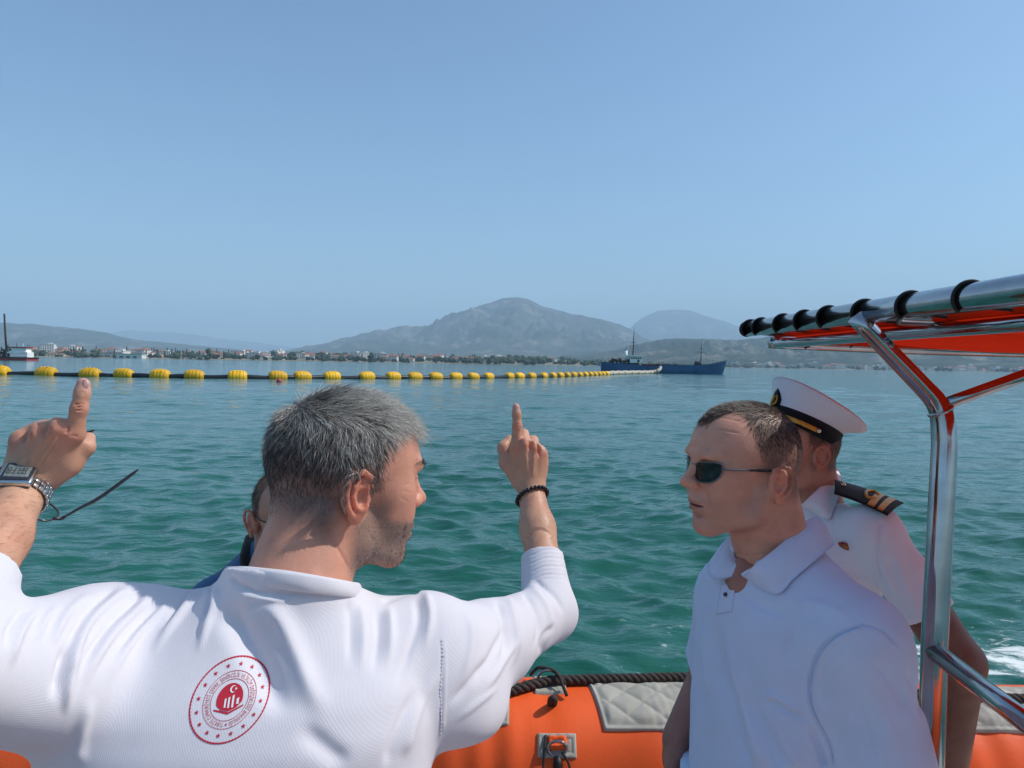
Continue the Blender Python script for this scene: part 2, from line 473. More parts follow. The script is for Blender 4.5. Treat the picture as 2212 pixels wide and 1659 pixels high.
def water_mat():
    m = bpy.data.materials.new('sea_water'); m.use_nodes = True
    n, l = m.node_tree.nodes, m.node_tree.links; b = n['Principled BSDF']
    tc = n.new('ShaderNodeTexCoord')
    b.inputs['Roughness'].default_value = .06; b.inputs['IOR'].default_value = 1.33; b.inputs['Specular IOR Level'].default_value = .5
    # body colour of the water: green near, patches of paler silt
    nz = n.new('ShaderNodeTexNoise'); nz.inputs['Scale'].default_value = .06; nz.inputs['Detail'].default_value = 3
    mp = n.new('ShaderNodeMapping'); mp.inputs['Scale'].default_value = (1, .35, 1); l.new(tc.outputs['Object'], mp.inputs['Vector']); l.new(mp.outputs[0], nz.inputs['Vector'])
    cr = n.new('ShaderNodeValToRGB'); cr.color_ramp.elements[0].position = .35; cr.color_ramp.elements[1].position = .7
    cr.color_ramp.elements[0].color = (.012, .094, .067, 1); cr.color_ramp.elements[1].color = (.020, .134, .100, 1)
    l.new(nz.outputs['Fac'], cr.inputs['Fac'])
    # foam of the wake: streaks trailing from the boat's far side to the right
    sp = n.new('ShaderNodeSeparateXYZ'); l.new(tc.outputs['Object'], sp.inputs[0])
    def math_(op, a, b_=None, c=None):
        q = n.new('ShaderNodeMath'); q.operation = op
        for s_, v in zip(q.inputs, (a, b_, c)):
            if v is None: continue
            if isinstance(v, (int, float)): s_.default_value = v
            else: l.new(v, s_)
        return q.outputs[0]
    # band centre runs from (2.2,5.6) outwards: y = 4.15 + .42 x
    yc = math_('MULTIPLY_ADD', sp.outputs['X'], .16, 4.65)
    dist = math_('ABSOLUTE', math_('SUBTRACT', sp.outputs['Y'], yc))
    wid = math_('MULTIPLY_ADD', sp.outputs['X'], .26, .60)
    band = math_('SUBTRACT', 1.0, math_('DIVIDE', dist, math_('MAXIMUM', wid, .12)))
    band = math_('MAXIMUM', band, 0.0)
    gate = n.new('ShaderNodeMapRange'); gate.inputs['From Min'].default_value = .5; gate.inputs['From Max'].default_value = 2.8; l.new(sp.outputs['X'], gate.inputs['Value'])
    far = n.new('ShaderNodeMapRange'); far.inputs['From Min'].default_value = 14; far.inputs['From Max'].default_value = 9; l.new(sp.outputs['X'], far.inputs['Value'])
    band = math_('MULTIPLY', math_('MULTIPLY', band, gate.outputs[0]), far.outputs[0])
    fz = n.new('ShaderNodeTexNoise'); fz.inputs['Scale'].default_value = 4.6; fz.inputs['Detail'].default_value = 8; fz.inputs['Roughness'].default_value = .68; fz.inputs['Distortion'].default_value = .55
    fm = n.new('ShaderNodeMapping'); fm.inputs['Rotation'].default_value = (0, 0, R(-24)); fm.inputs['Scale'].default_value = (.7, 1.5, 1)
    l.new(tc.outputs['Object'], fm.inputs['Vector']); l.new(fm.outputs[0], fz.inputs['Vector'])
    thr = math_('MULTIPLY_ADD', band, -.25, .70)
    fo = math_('MULTIPLY', math_('SUBTRACT', fz.outputs['Fac'], thr), 9.0)
    # sparse flecks elsewhere along the boat
    fl = n.new('ShaderNodeTexNoise'); fl.inputs['Scale'].default_value = 9; fl.inputs['Detail'].default_value = 4; l.new(tc.outputs['Object'], fl.inputs['Vector'])
    near = n.new('ShaderNodeMapRange'); near.inputs['From Min'].default_value = 6.6; near.inputs['From Max'].default_value = 4.6; l.new(sp.outputs['Y'], near.inputs['Value'])
    xg = n.new('ShaderNodeMapRange'); xg.inputs['From Min'].default_value = .4; xg.inputs['From Max'].default_value = 1.5; l.new(sp.outputs['X'], xg.inputs['Value'])
    fk = math_('MULTIPLY', math_('SUBTRACT', fl.outputs['Fac'], .625), 12.0)
    fk = math_('MULTIPLY', math_('MULTIPLY', fk, near.outputs[0]), xg.outputs[0])
    foam = math_('MINIMUM', math_('MAXIMUM', math_('MAXIMUM', fo, fk), 0.0), 1.0)
    mx = n.new('ShaderNodeMix'); mx.data_type = 'RGBA'; l.new(foam, mx.inputs['Factor']); l.new(cr.outputs[0], mx.inputs['A']); mx.inputs['B'].default_value = (.72, .76, .74, 1)
    l.new(mx.outputs['Result'], b.inputs['Base Color'])
    rr = n.new('ShaderNodeMapRange'); rr.inputs['To Min'].default_value = .07; rr.inputs['To Max'].default_value = .8; l.new(foam, rr.inputs['Value']); l.new(rr.outputs[0], b.inputs['Roughness'])
    # small ripples finer than the mesh, and the chop of the far water
    b1 = n.new('ShaderNodeTexNoise'); b1.inputs['Scale'].default_value = 5.5; b1.inputs['Detail'].default_value = 3; b1.inputs['Roughness'].default_value = .5
    m1 = n.new('ShaderNodeMapping'); m1.inputs['Scale'].default_value = (.6, 1.25, 1); m1.inputs['Rotation'].default_value = (0, 0, R(-14)); l.new(tc.outputs['Object'], m1.inputs['Vector']); l.new(m1.outputs[0], b1.inputs['Vector'])
    bp1 = n.new('ShaderNodeBump'); bp1.inputs['Strength'].default_value = .8; bp1.inputs['Distance'].default_value = .035; l.new(b1.outputs['Fac'], bp1.inputs['Height'])
    b2 = n.new('ShaderNodeTexNoise'); b2.inputs['Scale'].default_value = .55; b2.inputs['Detail'].default_value = 4
    m2 = n.new('ShaderNodeMapping'); m2.inputs['Scale'].default_value = (.55, 1.3, 1); m2.inputs['Rotation'].default_value = (0, 0, R(10)); l.new(tc.outputs['Object'], m2.inputs['Vector']); l.new(m2.outputs[0], b2.inputs['Vector'])
    bp2 = n.new('ShaderNodeBump'); bp2.inputs['Strength'].default_value = .6; bp2.inputs['Distance'].default_value = .35; l.new(b2.outputs['Fac'], bp2.inputs['Height']); l.new(bp1.outputs[0], bp2.inputs['Normal'])
    l.new(bp2.outputs[0], b.inputs['Normal'])
    return m
build_water()

# ================================================================== hills
def hill_mat(name, c1, c2, c3):
    m = bpy.data.materials.new(name); m.use_nodes = True
    n, l = m.node_tree.nodes, m.node_tree.links; b = n['Principled BSDF']; b.inputs['Roughness'].default_value = .95; b.inputs['Specular IOR Level'].default_value = .1
    tc = n.new('ShaderNodeTexCoord')
    a = n.new('ShaderNodeTexNoise'); a.inputs['Scale'].default_value = .0042; a.inputs['Detail'].default_value = 9; a.inputs['Roughness'].default_value = .62; l.new(tc.outputs['Object'], a.inputs['Vector'])
    r_ = n.new('ShaderNodeValToRGB'); e = r_.color_ramp.elements; e[0].position = .36; e[0].color = (*c1, 1); e[1].position = .72; e[1].color = (*c3, 1)
    x = e.new(.54); x.color = (*c2, 1)
    l.new(a.outputs['Fac'], r_.inputs['Fac']); l.new(r_.outputs[0], b.inputs['Base Color'])
    return m
HM = [hill_mat('hill_scrub', (.022, .034, .020), (.062, .068, .048), (.26, .235, .20)),
      hill_mat('hill_forest', (.018, .030, .016), (.046, .055, .034), (.24, .20, .16))]
def ridge(name, prof, D, depth, mat_, label, seed, rough=.17):
    prof = np.array(prof, float); px = np.arange(prof[0, 0], prof[-1, 0] + 1, 3.0)
    py = np.interp(px, prof[:, 0], prof[:, 1])
    py = np.convolve(np.pad(py, 2, mode='edge'), np.ones(5) / 5, 'valid')
    py = py + (fbm(px[:, None] / 40.0, seed + 2, 5, 1.0, .6)) * np.clip((785 + .0167 * (px - 1106) - py) / 60, .15, 1) * 1.1
    top = U(px, py, D); zt = np.maximum(top[:, 2], 1.0); m = 80
    t = np.linspace(-1, .6, m)                       # -1 foot towards us, 0 crest, beyond falls away
    V = []
    for k in t:
        y = D + k * depth
        sc = y / D
        hgt = (1 - abs(k)) ** 1.25 if k < 0 else (1 - k) ** 1.3
        V.append(np.stack([top[:, 0] * (.35 + .65 * sc), np.full(len(px), y), zt * hgt], 1))
    V = np.concatenate(V); kk = np.repeat(t, len(px))
    s = zt.max()
    P = V[:, :2] / (s * .9)
    n1 = fbm(P, seed, 7, 3.5, .62)
    rid = 1 - np.abs(fbm(P * np.array([1.0, .45]), seed + 5, 6, 3.4, .6))
    w = np.clip(np.abs(kk) * 2.2, 0.05, 1) * np.clip(1 - np.abs(np.minimum(kk, 0)), 0, 1) ** .5
    V[:, 2] += s * rough * (.55 * n1 + .9 * (rid - .5)) * w * np.clip(V[:, 2] / s * 2.2, .05, 1)
    V[:, 2] = np.maximum(V[:, 2], -3)
    V[:len(px), 2] = -6
    c = len(px)
    i, j = np.meshgrid(np.arange(m - 1), np.arange(c - 1), indexing='ij')
    Q = np.stack([i * c + j, i * c + j + 1, (i + 1) * c + j + 1, (i + 1) * c + j], -1).reshape(-1, 4)
    o = obj(name, V, Q, mat_)
    tag(o, label, 'hill', kind='structure')
ridge('mountain', [(560, 772), (630, 757), (680, 745), (760, 728), (800, 720), (850, 706), (885, 705), (925, 707), (950, 692), (985, 675), (1030, 660), (1065, 649), (1085, 643), (1100, 642), (1118, 640), (1135, 642), (1150, 648), (1175, 662), (1205, 670), (1240, 679), (1300, 690), (1340, 700), (1362, 711), (1400, 733), (1500, 762), (1640, 780)],
      8200, 3600, HM[0], 'tall broad mountain with rounded summit behind the town', 11, .17)
ridge('mountain', [(1260, 770), (1330, 735), (1358, 710), (1380, 690), (1420, 671), (1445, 667), (1480, 667), (1500, 672), (1550, 690), (1600, 706), (1680, 735), (1760, 757), (1850, 775)],
      14500, 4000, HM[0], 'pale blue dome shaped mountain behind the cargo ship', 23, .10)
ridge('hill', [(1100, 786), (1180, 774), (1220, 766), (1250, 768), (1330, 754), (1400, 740), (1450, 729), (1520, 732), (1580, 736), (1640, 730), (1720, 720), (1800, 712), (1900, 704), (2000, 706), (2100, 712), (2200, 718), (2300, 724), (2420, 730)],
      4600, 2300, HM[1], 'low wooded hills along the right shore behind the canopy', 31, .22)
ridge('hill', [(-220, 690), (-60, 694), (25, 697), (60, 700), (150, 708), (230, 719), (290, 733), (370, 742), (450, 748), (520, 755), (650, 768)],
      6800, 2600, HM[1], 'grey hill slope descending from the left edge', 41, .12)
ridge('mountain', [(120, 738), (200, 725), (280, 713), (330, 716), (420, 723), (520, 736), (640, 750), (760, 764)],
      17000, 3500, HM[0], 'faint far mountain fading into haze at left', 53, .05)

# ================================================================== shore with town
SHORE_MAT = mat('shore_ground', (.20, .18, .12), .95, noise=(.02, .35, 6))
def shoreD(px):
    return np.interp(px, [-100, 600, 1250, 1500, 2300], [950, 1150, 1350, 2300, 2300])
def build_shore():
    px = np.linspace(-260, 2420, 260); d0 = shoreD(px); V = []
    pr = [(-.02, -3), (0, .2), (.01, 1.2), (.06, 3), (.25, 9), (.6, 14), (1.6, 8), (2.6, -8)]
    for k, z in pr:
        d = d0 * (1 + k) + 12 * np.sin(px * .05) + 8 * np.sin(px * .13)
        x = (px - 1106) / FPX * d
        V.append(np.stack([x, d, np.full(len(px), z) * (1 if z < 2 else 1) + (np.sin(px * .09 + k * 9) * 1.5 if z > 2 else 0)], 1))
    V = np.concatenate(V); c = len(px); m = len(pr)
    i, j = np.meshgrid(np.arange(m - 1), np.arange(c - 1), indexing='ij')
    Q = np.stack([i * c + j, i * c + j + 1, (i + 1) * c + j + 1, (i + 1) * c + j], -1).reshape(-1, 4)
    tag(obj('shore_ground', V, Q, SHORE_MAT), 'low flat shoreline on which the town stands', 'ground', kind='structure')
build_shore()
def ground_z(k):
    return np.interp(k, [0, .01, .06, .25, .6, 1.6], [.2, 1.2, 3, 9, 14, 8])
WALLS = [mat('house_white', (.72, .70, .66), .8), mat('house_cream', (.62, .55, .44), .8), mat('house_pink', (.58, .42, .34), .8)]
ROOFS = [mat('roof_tile', (.33, .12, .07), .8), mat('roof_brown', (.25, .14, .09), .8), mat('roof_pale', (.55, .52, .48), .8)]
PANE = mat('window_dark', (.03, .04, .05), .2)
def house_mesh(w, d, h, rh, wm, rm, floors, flat):
    parts = []; mi = []
    def add(VF, k):
        parts.append(VF); mi.extend([k] * len(VF[1]))
    add(box((0, 0, h / 2 - 1), (w, d, h + 2)), 0)
    if flat:
        add(box((0, 0, h + .35), (w + .6, d + .6, .7)), 1); add(box((w * .18, 0, h + 1.6), (w * .3, d * .4, 1.9)), 0)
    else:
        e = .7; W, D = w / 2 + e, d / 2 + e
        V = np.array([[-W, -D, h], [W, -D, h], [W, D, h], [-W, D, h], [-W * .45, 0, h + rh], [W * .45, 0, h + rh]])
        add((V, [[0, 1, 5, 4], [1, 2, 5], [2, 3, 4, 5], [3, 0, 4], [3, 2, 1, 0]]), 1)
    nw = max(2, int(w / 3))
    for f in range(floors):
        for i in range(nw):
            x = -w / 2 + (i + .5) * w / nw; z = 1.6 + f * (h / floors)
            add(box((x, -d / 2 - .03, z), (1.25, .12, 1.5)), 2)
    V, F = join(parts)
    me = new_mesh('house', V, F, False)
    for q in (wm, rm, PANE): me.materials.append(q)
    me.polygons.foreach_set('material_index', np.array(mi, np.int32))
    return me
KINDS_ = []
for wi, ri, dims in [(0, 0, (12, 10, 6.5, 2.6, 2, 0)), (0, 0, (16, 11, 9, 2.6, 3, 0)), (1, 0, (11, 9, 6, 2.4, 2, 0)), (2, 1, (13, 10, 7, 2.4, 2, 0)),
                     (0, 2, (18, 12, 11, 0, 4, 1)), (1, 1, (10, 9, 4, 2.2, 1, 0)), (0, 2, (24, 12, 8, 0, 3, 1))]:
    KINDS_.append((house_mesh(dims[0], dims[1], dims[2], dims[3], WALLS[wi], ROOFS[ri], dims[4], dims[5]), dims[5], wi, ri))
HL = {(0, 0): 'small white house with red tiled roof in the far shoreline town', (1, 0): 'small cream house with red tiled roof in the far shoreline town',
      (2, 1): 'small pinkish house with brown roof in the far shoreline town', (0, 2): 'white flat roofed block in the far shoreline town', (1, 1): 'low cream cottage with brown roof in the far shoreline town'}
g = np.random.default_rng(77)
def place_house(px, k, kind, s=1.0):
    me, fl, wi, ri = KINDS_[kind]
    d = float(shoreD(px)) * (1 + k)
    o = bpy.data.objects.new('house', me); COL.objects.link(o)
    o.location = ((px - 1106) / FPX * d, d, float(ground_z(k)) - .5); o.rotation_euler = (0, 0, g.uniform(-.6, .6)); o.scale = (s * g.uniform(.9, 1.15), s, s * g.uniform(.9, 1.1))
    tag(o, HL[(wi, ri)], 'house', HL[(wi, ri)].replace('small ', '').replace('low ', '') + 's')
for i in range(150):
    px = g.uniform(60, 1230); k = g.choice([.03, .07, .12, .2, .32]) + g.uniform(-.01, .02)
    dens = np.interp(px, [60, 500, 620, 700, 1000, 1230], [1, .9, .25, .8, 1, .3])
    if g.uniform() > dens: continue
    place_house(px, k, int(g.choice([0, 0, 1, 2, 3, 4, 5, 6])), g.uniform(.8, 1.15))
for i in range(90):
    px = g.uniform(1575, 2215); k = g.choice([.01, .03, .06, .15, .3]) + g.uniform(0, .03)
    place_house(px, k, int(g.choice([0, 1, 2, 3, 4, 6])), g.uniform(1.1, 1.6))
# long white building on the left shore
def long_building():
    px = 240; d = float(shoreD(px)) * 1.012; x = (px - 1106) / FPX * d
    e = empty('waterfront_hall', (x, d, .6), 'long low white waterfront hall with dark openings near the left edge', 'building')
    L = 95
    obj('wall', *box((x, d, 3.2), (L, 14, 6.0)), WALLS[0], e, False)
    obj('roof', *box((x, d, 6.6), (L + 2, 16, .8)), ROOFS[2], e, False)
    for i in range(9): obj('opening', *box((x - L / 2 + 8 + i * 9.6, d - 7.05, 2.3), (5.4, .3, 2.6)), PANE, e, False)
long_building()
# trees of the shoreline: one far green mass
def far_trees():
    V, F = [], []; gg = np.random.default_rng(5)
    ico = bmesh.new(); bmesh.ops.create_icosphere(ico, subdivisions=2, radius=1)
    ico.verts.ensure_lookup_table(); iv = np.array([v.co[:] for v in ico.verts]); iff = np.array([[v.index for v in f.verts] for f in ico.faces]); ico.free()
    Vs, Fs, n = [], [], 0
    def blob(c, s):
        nonlocal n
        q = iv * (1 + .28 * gg.normal(size=(len(iv), 1))) * s + c
        Vs.append(q); Fs.append(iff + n); n += len(iv)
    for i in range(760):
        px = gg.uniform(-40, 1620) if i < 620 else gg.uniform(1560, 2300)
        k = gg.choice([.004, .02, .05, .09, .15, .22, .3, .45]) * gg.uniform(.8, 1.2)
        if px > 1260 and px < 1620: k *= .3
        d = float(shoreD(px)) * (1 + k); s = gg.uniform(2.2, 5.2) * np.interp(px, [0, 500, 640, 800, 1150, 1260, 1600, 2300], [.8, .9, 1.25, .9, 1.4, 1.2, 1.5, 1.7])
        x = (px - 1106) / FPX * d; z = float(ground_z(k))
        if gg.uniform() < .12:
            for q in range(3): blob((x, d, z + 3 + q * 3.2), (1.5 - .3 * q, 1.5 - .3 * q, 3))     # cypress
        else:
            for q in range(3): blob((x + gg.normal() * s * .7, d + gg.normal() * s * .5, z + s * (.6 + .25 * q)), (s * .8, s * .8, s * .65))
    # one conspicuous dark tree
    for px in (801, 450):
        d = float(shoreD(px)) * 1.004; x = (px - 1106) / FPX * d
        for q in range(5): blob((x + gg.normal() * 2, d, 4 + q * 2.4), (4.5 - q * .5, 4, 3.4))
    tag(obj('shoreline_trees', np.concatenate(Vs), np.concatenate(Fs), mat('far_foliage', (.030, .050, .022), .9, noise=(.08, .5, 4))), 'dark green trees massed along the far shore', 'trees', kind='stuff')
far_trees()
# ================================================================== the rescue boat under us
ORANGE = mat('orange_hypalon', (.80, .105, .018), .55, noise=(3.2, .17, 9), bump=(70, .15, .004), spec=.3)
GREY_PAD = mat('grey_quilted_pad', (.40, .385, .335), .8, noise=(9, .2, 9), bump=(220, .25, .002), spec=.2)
GREY_TAPE = mat('grey_patch_tape', (.40, .39, .33), .75, noise=(24, .12, 5), spec=.2)
STEEL = mat('polished_steel', (.42, .42, .43), .10, metal=1.0, noise=(16, .16, 7), bump=(24, .04, .002))
CORD = mat('black_cord', (.012, .012, .013), .7)
ROPE = mat('dark_brown_rope', (.045, .030, .024), .85, noise=(60, .3, 3))
CANVAS = mat('orange_canvas', (.78, .085, .012), .75, noise=(5, .08, 4), transl=.55, spec=.2)
DECK = mat('grey_deck', (.50, .50, .49), .8, noise=(9, .15, 5), bump=(260, .3, .003))
BLACKRUB = mat('black_rubber', (.012, .012, .013), .55)
boat = empty('inflatable_rescue_boat', (0, 1.0, 0.30), 'orange inflatable rescue boat with grey pads and steel canopy frame', 'boat')
TY, TZ, TR = 2.55, CAMH - 1.41, .28            # far side tube axis and radius
def tube_surface(x, th, dr=0.0):
    """th: 0 = towards us, 90 = top"""
    r = TR + dr
    return np.stack([x, TY - r * np.cos(th), TZ + r * np.sin(th)], -1)
def wrinkle(x, th):
    w = .0035 * np.sin(x * 31 + 1.3 * np.sin(x * 9) + .5 * np.sin(th * 3)) * np.clip(np.sin(x * 2.3 + .7), 0, 1)
    w += .0030 * np.sin(x * 53 + 2 * np.sin(x * 5.1) + 1.2 * th) * np.clip(np.sin(x * 3.7 + 2.1) , 0, 1) ** 2
    w += .004 * np.sin(x * 2.1 + th * 2) + .0018 * np.sin(x * 90 + 3 * th) * np.clip(np.sin(x * 5.2 + 4.0), 0, 1) ** 2
    return w * np.clip(np.cos(th - .7), 0, 1)
def side_tube():
    xs = np.concatenate([np.linspace(-3.6, -1.2, 60), np.linspace(-1.2, 2.2, 520)[1:], np.linspace(2.2, 3.2, 30)[1:]])
    th = np.linspace(-math.pi, math.pi, 73)[:-1]
    Xg, Tg = np.meshgrid(xs, th, indexing='ij')
    P = tube_surface(Xg, Tg, wrinkle(Xg, Tg)); V = P.reshape(-1, 3); m = len(th); n = len(xs)
    i, j = np.meshgrid(np.arange(n - 1), np.arange(m), indexing='ij'); j2 = (j + 1) % m
    Q = np.stack([i * m + j, i * m + j2, (i + 1) * m + j2, (i + 1) * m + j], -1).reshape(-1, 4)[:, ::-1]
    return obj('side_tube', V, Q, ORANGE, boat)
far_tube = side_tube()
nt = obj('side_tube', *tube([(-3.6, -.95, TZ), (0, -.95, TZ), (3.2, -.95, TZ)], TR, 32), ORANGE, boat)
obj('deck', *box((-.2, .8, CAMH - 1.84), (6.6, 3.2, .12)), DECK, boat, False)
obj('hull', *join([box((-.2, .8, CAMH - 1.98), (6.6, 2.6, .16), bev=.04), box((-.2, .8, -.02), (6.4, 1.7, .30), bev=.06)]), BLACKRUB, boat, False)
def on_tube(px, py):
    """where the line of sight meets the tube"""
    d = ray(px, py); d = d / np.linalg.norm(d, axis=-1)[..., None]
    oy, oz = CAM[1] - TY, CAM[2] - TZ
    a = d[..., 1] ** 2 + d[..., 2] ** 2; b = 2 * (oy * d[..., 1] + oz * d[..., 2]); c = oy * oy + oz * oz - TR * TR
    disc = np.maximum(b * b - 4 * a * c, 0); t = (-b - np.sqrt(disc)) / (2 * a)
    P = CAM + d * t[..., None]
    return P[..., 0], np.arctan2(P[..., 2] - TZ, TY - P[..., 1])
def pad(name, x0, x1, t0, t1, skew, material, parent, puff=.010, cell=.115, nx=90, nt_=50):
    """quilted pad glued on the tube: x range, angle range; skew slants the low corners inwards"""
    u, v = np.meshgrid(np.linspace(0, 1, nx), np.linspace(0, 1, nt_), indexing='ij')
    th = t0 + (t1 - t0) * v
    x = x0 + (x1 - x0) * u + (skew[0] * (1 - u) + skew[1] * u) * (1 - v)
    s = (th - t0) * TR
    a = np.abs(np.sin(math.pi * (x + s * 1.15) / cell)); b = np.abs(np.sin(math.pi * (x - s * 1.15) / cell))
    q = np.minimum(a, b) ** .45 * puff if cell else np.zeros_like(x)
    e = np.minimum(np.minimum(u, 1 - u) * (x1 - x0), np.minimum(v, 1 - v) * (t1 - t0) * TR)
    border = np.clip(e / .012, 0, 1)
    groove = np.exp(-((e - .016) / .004) ** 2) * .004
    dr = .004 + np.where(e < .016, .006 * np.sqrt(np.clip(e / .006, 0, 1)), q * np.clip((e - .016) / .02, 0, 1) + .003) - groove * .5 + wrinkle(x, th) * .5
    dr += .0008 * np.sin(x * 210 + 30 * s) * np.clip(np.sin(x * 17 + 5), 0, 1)
    dr[0] = dr[-1] = -.004; dr[:, 0] = -.004; dr[:, -1] = -.004
    V = tube_surface(x, th, dr).reshape(-1, 3)
    i, j = np.meshgrid(np.arange(nx - 1), np.arange(nt_ - 1), indexing='ij')
    Q = np.stack([i * nt_ + j, (i + 1) * nt_ + j, (i + 1) * nt_ + j + 1, i * nt_ + j + 1], -1).reshape(-1, 4)
    return obj(name, V, Q, material, parent)
def tp(px, py):
    x, t = on_tube(np.array([px, ], float), np.array([py, ], float)); return float(x[0]), float(t[0])
# main pad: seen top edge just below the outline, lower edge at y=1580
xa, ta = tp(1305, 1580); xb, tb_ = tp(1436, 1582); xtl, ttop = tp(1277, 1487)
T_TOP = R(96); T_BOT = ta
pad('quilted_pad', xtl - .015, xb + .28, T_BOT, T_TOP, (xa - xtl + .015, -.03), GREY_PAD, far_tube)
xl1, tl1 = tp(1102, 1571); xl0, tl0 = tp(985, 1580)
pad('quilted_pad', xl0 - .42, xl1, tl1, T_TOP, (.02, 0), GREY_PAD, far_tube)
xr0, tr0 = tp(2095, 1525)
pad('quilted_pad', xr0 - .10, xr0 + .42, R(52), T_TOP, (.02, -.02), GREY_PAD, far_tube)
pad('quilted_pad', -2.2, -1.55, R(50), T_TOP, (.02, -.02), GREY_PAD, far_tube)
# small handle patch with D-ring
xp0, tp1 = tp(1160, 1584); xp1, tp0 = tp(1247, 1640)
hp = pad('handle_patch', xp0, xp1, tp0, tp1, (0, 0), GREY_TAPE, far_tube, 0, 0, 40, 30)
def tq(x, t, dr): return tube_surface(np.array(x), np.array(t), dr)
xc, tc_ = (xp0 + xp1) / 2, (tp0 + tp1) / 2
pad('handle_window', xc - .032, xc + .032, tc_ - .05, tc_ + .11, (0, 0), ORANGE, hp, 0, 0, 14, 14).location = (0, -.010, .006)
rc = tq(xc, tc_ - .03, .018)
ring = np.array([rc + np.array([.030 * math.sin(a), -.004, .024 * math.cos(a)]) for a in np.linspace(0, 2 * math.pi, 25)])
obj('ring', *tube(ring, .0045, 8, False), STEEL, hp)
lp = [tq(xc - .036, tc_ + .10, .012), tq(xc - .042, tc_ - .05, .02), tq(xc - .045, tc_ - .35, .02), tq(xc - .02, tc_ - .5, .02)]
obj('cord', *tube(smoothline(lp, 14), .004, 8), CORD, hp)
lp = [rc + np.array([.015, -.006, -.012]), tq(xc + .035, tc_ - .18, .02), tq(xc + .05, tc_ - .42, .02)]
obj('cord', *tube(smoothline(lp, 14), .004, 8), CORD, hp)
obj('toggle', *tube([rc + np.array([0, -.012, -.02]), rc + np.array([.002, -.02, -.045]), rc + np.array([.0, -.022, -.075])], [.010, .016, .012], 12), BLACKRUB, hp)
# cleat plate, shackle and life-line rope along the tube
xk, tk = tp(1178, 1488)
kp = pad('cleat_patch', xk - .04, xk + .075, tk - .12, R(104), (0, 0), GREY_TAPE, far_tube, 0, 0, 30, 26)
kc = tq(xk + .01, R(90), .03)
sh = np.array([kc + np.array([.035 * math.cos(a), -.01, .026 * math.sin(a)]) for a in np.linspace(0, 2 * math.pi, 21)])
obj('shackle', *tube(sh, .006, 8, False), STEEL, kp)
obj('shackle_strap', *tube(smoothline([tq(xk - .05, R(97), .02), kc + np.array([-.03, 0, .03]), kc + np.array([.03, -.02, .02]), tq(xk + .07, R(72), .018)], 12), .006, 8), ROPE, kp)
obj('shackle_pin', *tube([kc + np.array([.035, -.01, -.002]), kc + np.array([.075, -.012, -.004])], .008, 8), ROPE, kp)
def rope_path():
    pts = []
    for px, py, dr in [(900, 1590, .02), (985, 1546, .02), (1050, 1518, .02), (1110, 1500, .018), (1165, 1486, .018), (1195, 1482, .020), (1240, 1480, .018), (1300, 1478, .018), (1380, 1477, .018), (1470, 1475, .018), (1560, 1480, .018), (1800, 1500, .018), (2050, 1512, .018), (2200, 1520, .018)]:
        x, t = tp(px, py); pts.append(tube_surface(np.array(x), np.array(t), dr))
    pts = [tube_surface(np.array(x), np.array(t), .018) for x, t in ((-3.4, 1.3), (-2.6, 1.0), (-1.9, 1.3), (-1.1, 1.0))] + pts + [tube_surface(np.array(x), np.array(1.25), .018) for x in (2.2, 2.9)]
    return np.array(pts)
def twisted_rope(path, r, name, parent, pitch=.045):
    L = np.r_[0, np.cumsum(np.linalg.norm(np.diff(path, axis=0), axis=1))]
    n = int(L[-1] / pitch * 9); s = np.linspace(0, L[-1], n); P = np.stack([np.interp(s, L, path[:, k]) for k in range(3)], 1)
    T = np.gradient(P, axis=0); T /= np.linalg.norm(T, axis=1)[:, None]
    A = np.cross(T, [0, 0, 1.0]); A /= np.linalg.norm(A, axis=1)[:, None]; B = np.cross(T, A)
    parts = []
    for k in range(3):
        a = 2 * math.pi * s / (pitch * 1.6) + k * 2 * math.pi / 3
        parts.append(tube(P + .52 * r * (np.cos(a)[:, None] * A + np.sin(a)[:, None] * B), .56 * r, 8))
    V, F = join(parts)
    return obj(name, V, F, ROPE, parent)
twisted_rope(smoothline(rope_path(), 190), .0175, 'life_line_rope', far_tube)
kn = tq(xk + .02, R(66), .022)
obj('rope_hitch', *tube(np.array([kn + .024 * np.array([.35 * math.cos(a), -.8 * math.sin(a), math.sin(a) * .9]) for a in np.linspace(0, 2 * math.pi, 17)]), .010, 8, False), ROPE, far_tube)

# ------------------------------------------------------------------ canopy on its steel frame
frame = empty('canopy_frame', (0.9, 1.4, .3)); frame.parent = boat
BASE['canopy_frame'] = np.array([.9, 1.4, .3]); frame.location = Vector((.9, 1.4, .3)) - boat.location
canopy = empty('canopy', (1.3, 1.2, 2.2)); canopy.parent = boat
BASE['canopy'] = np.array([1.3, 1.2, 2.2]); canopy.location = Vector((1.3, 1.2, 2.2)) - boat.location
rodA, rodB = U(1614, 711, 2.16), U(2212, 626, 1.02)
rd = (rodB - rodA) / np.linalg.norm(rodB - rodA)
rodC = rodA + rd * 2.55                              # runs on past the camera, to the right of it
RR = .0225
obj('edge_tube', *tube([rodA, rodB, rodC], RR, 28), STEEL, frame)
obj('end_cap', *tube([rodA - rd * .002, rodA - rd * .012], [RR * 1.04, RR * .9], 24), BLACKRUB, frame)
farR = rodA + np.array([1.28, .0, -.055])
nearR = rodC + np.array([1.26, 0, -.02])
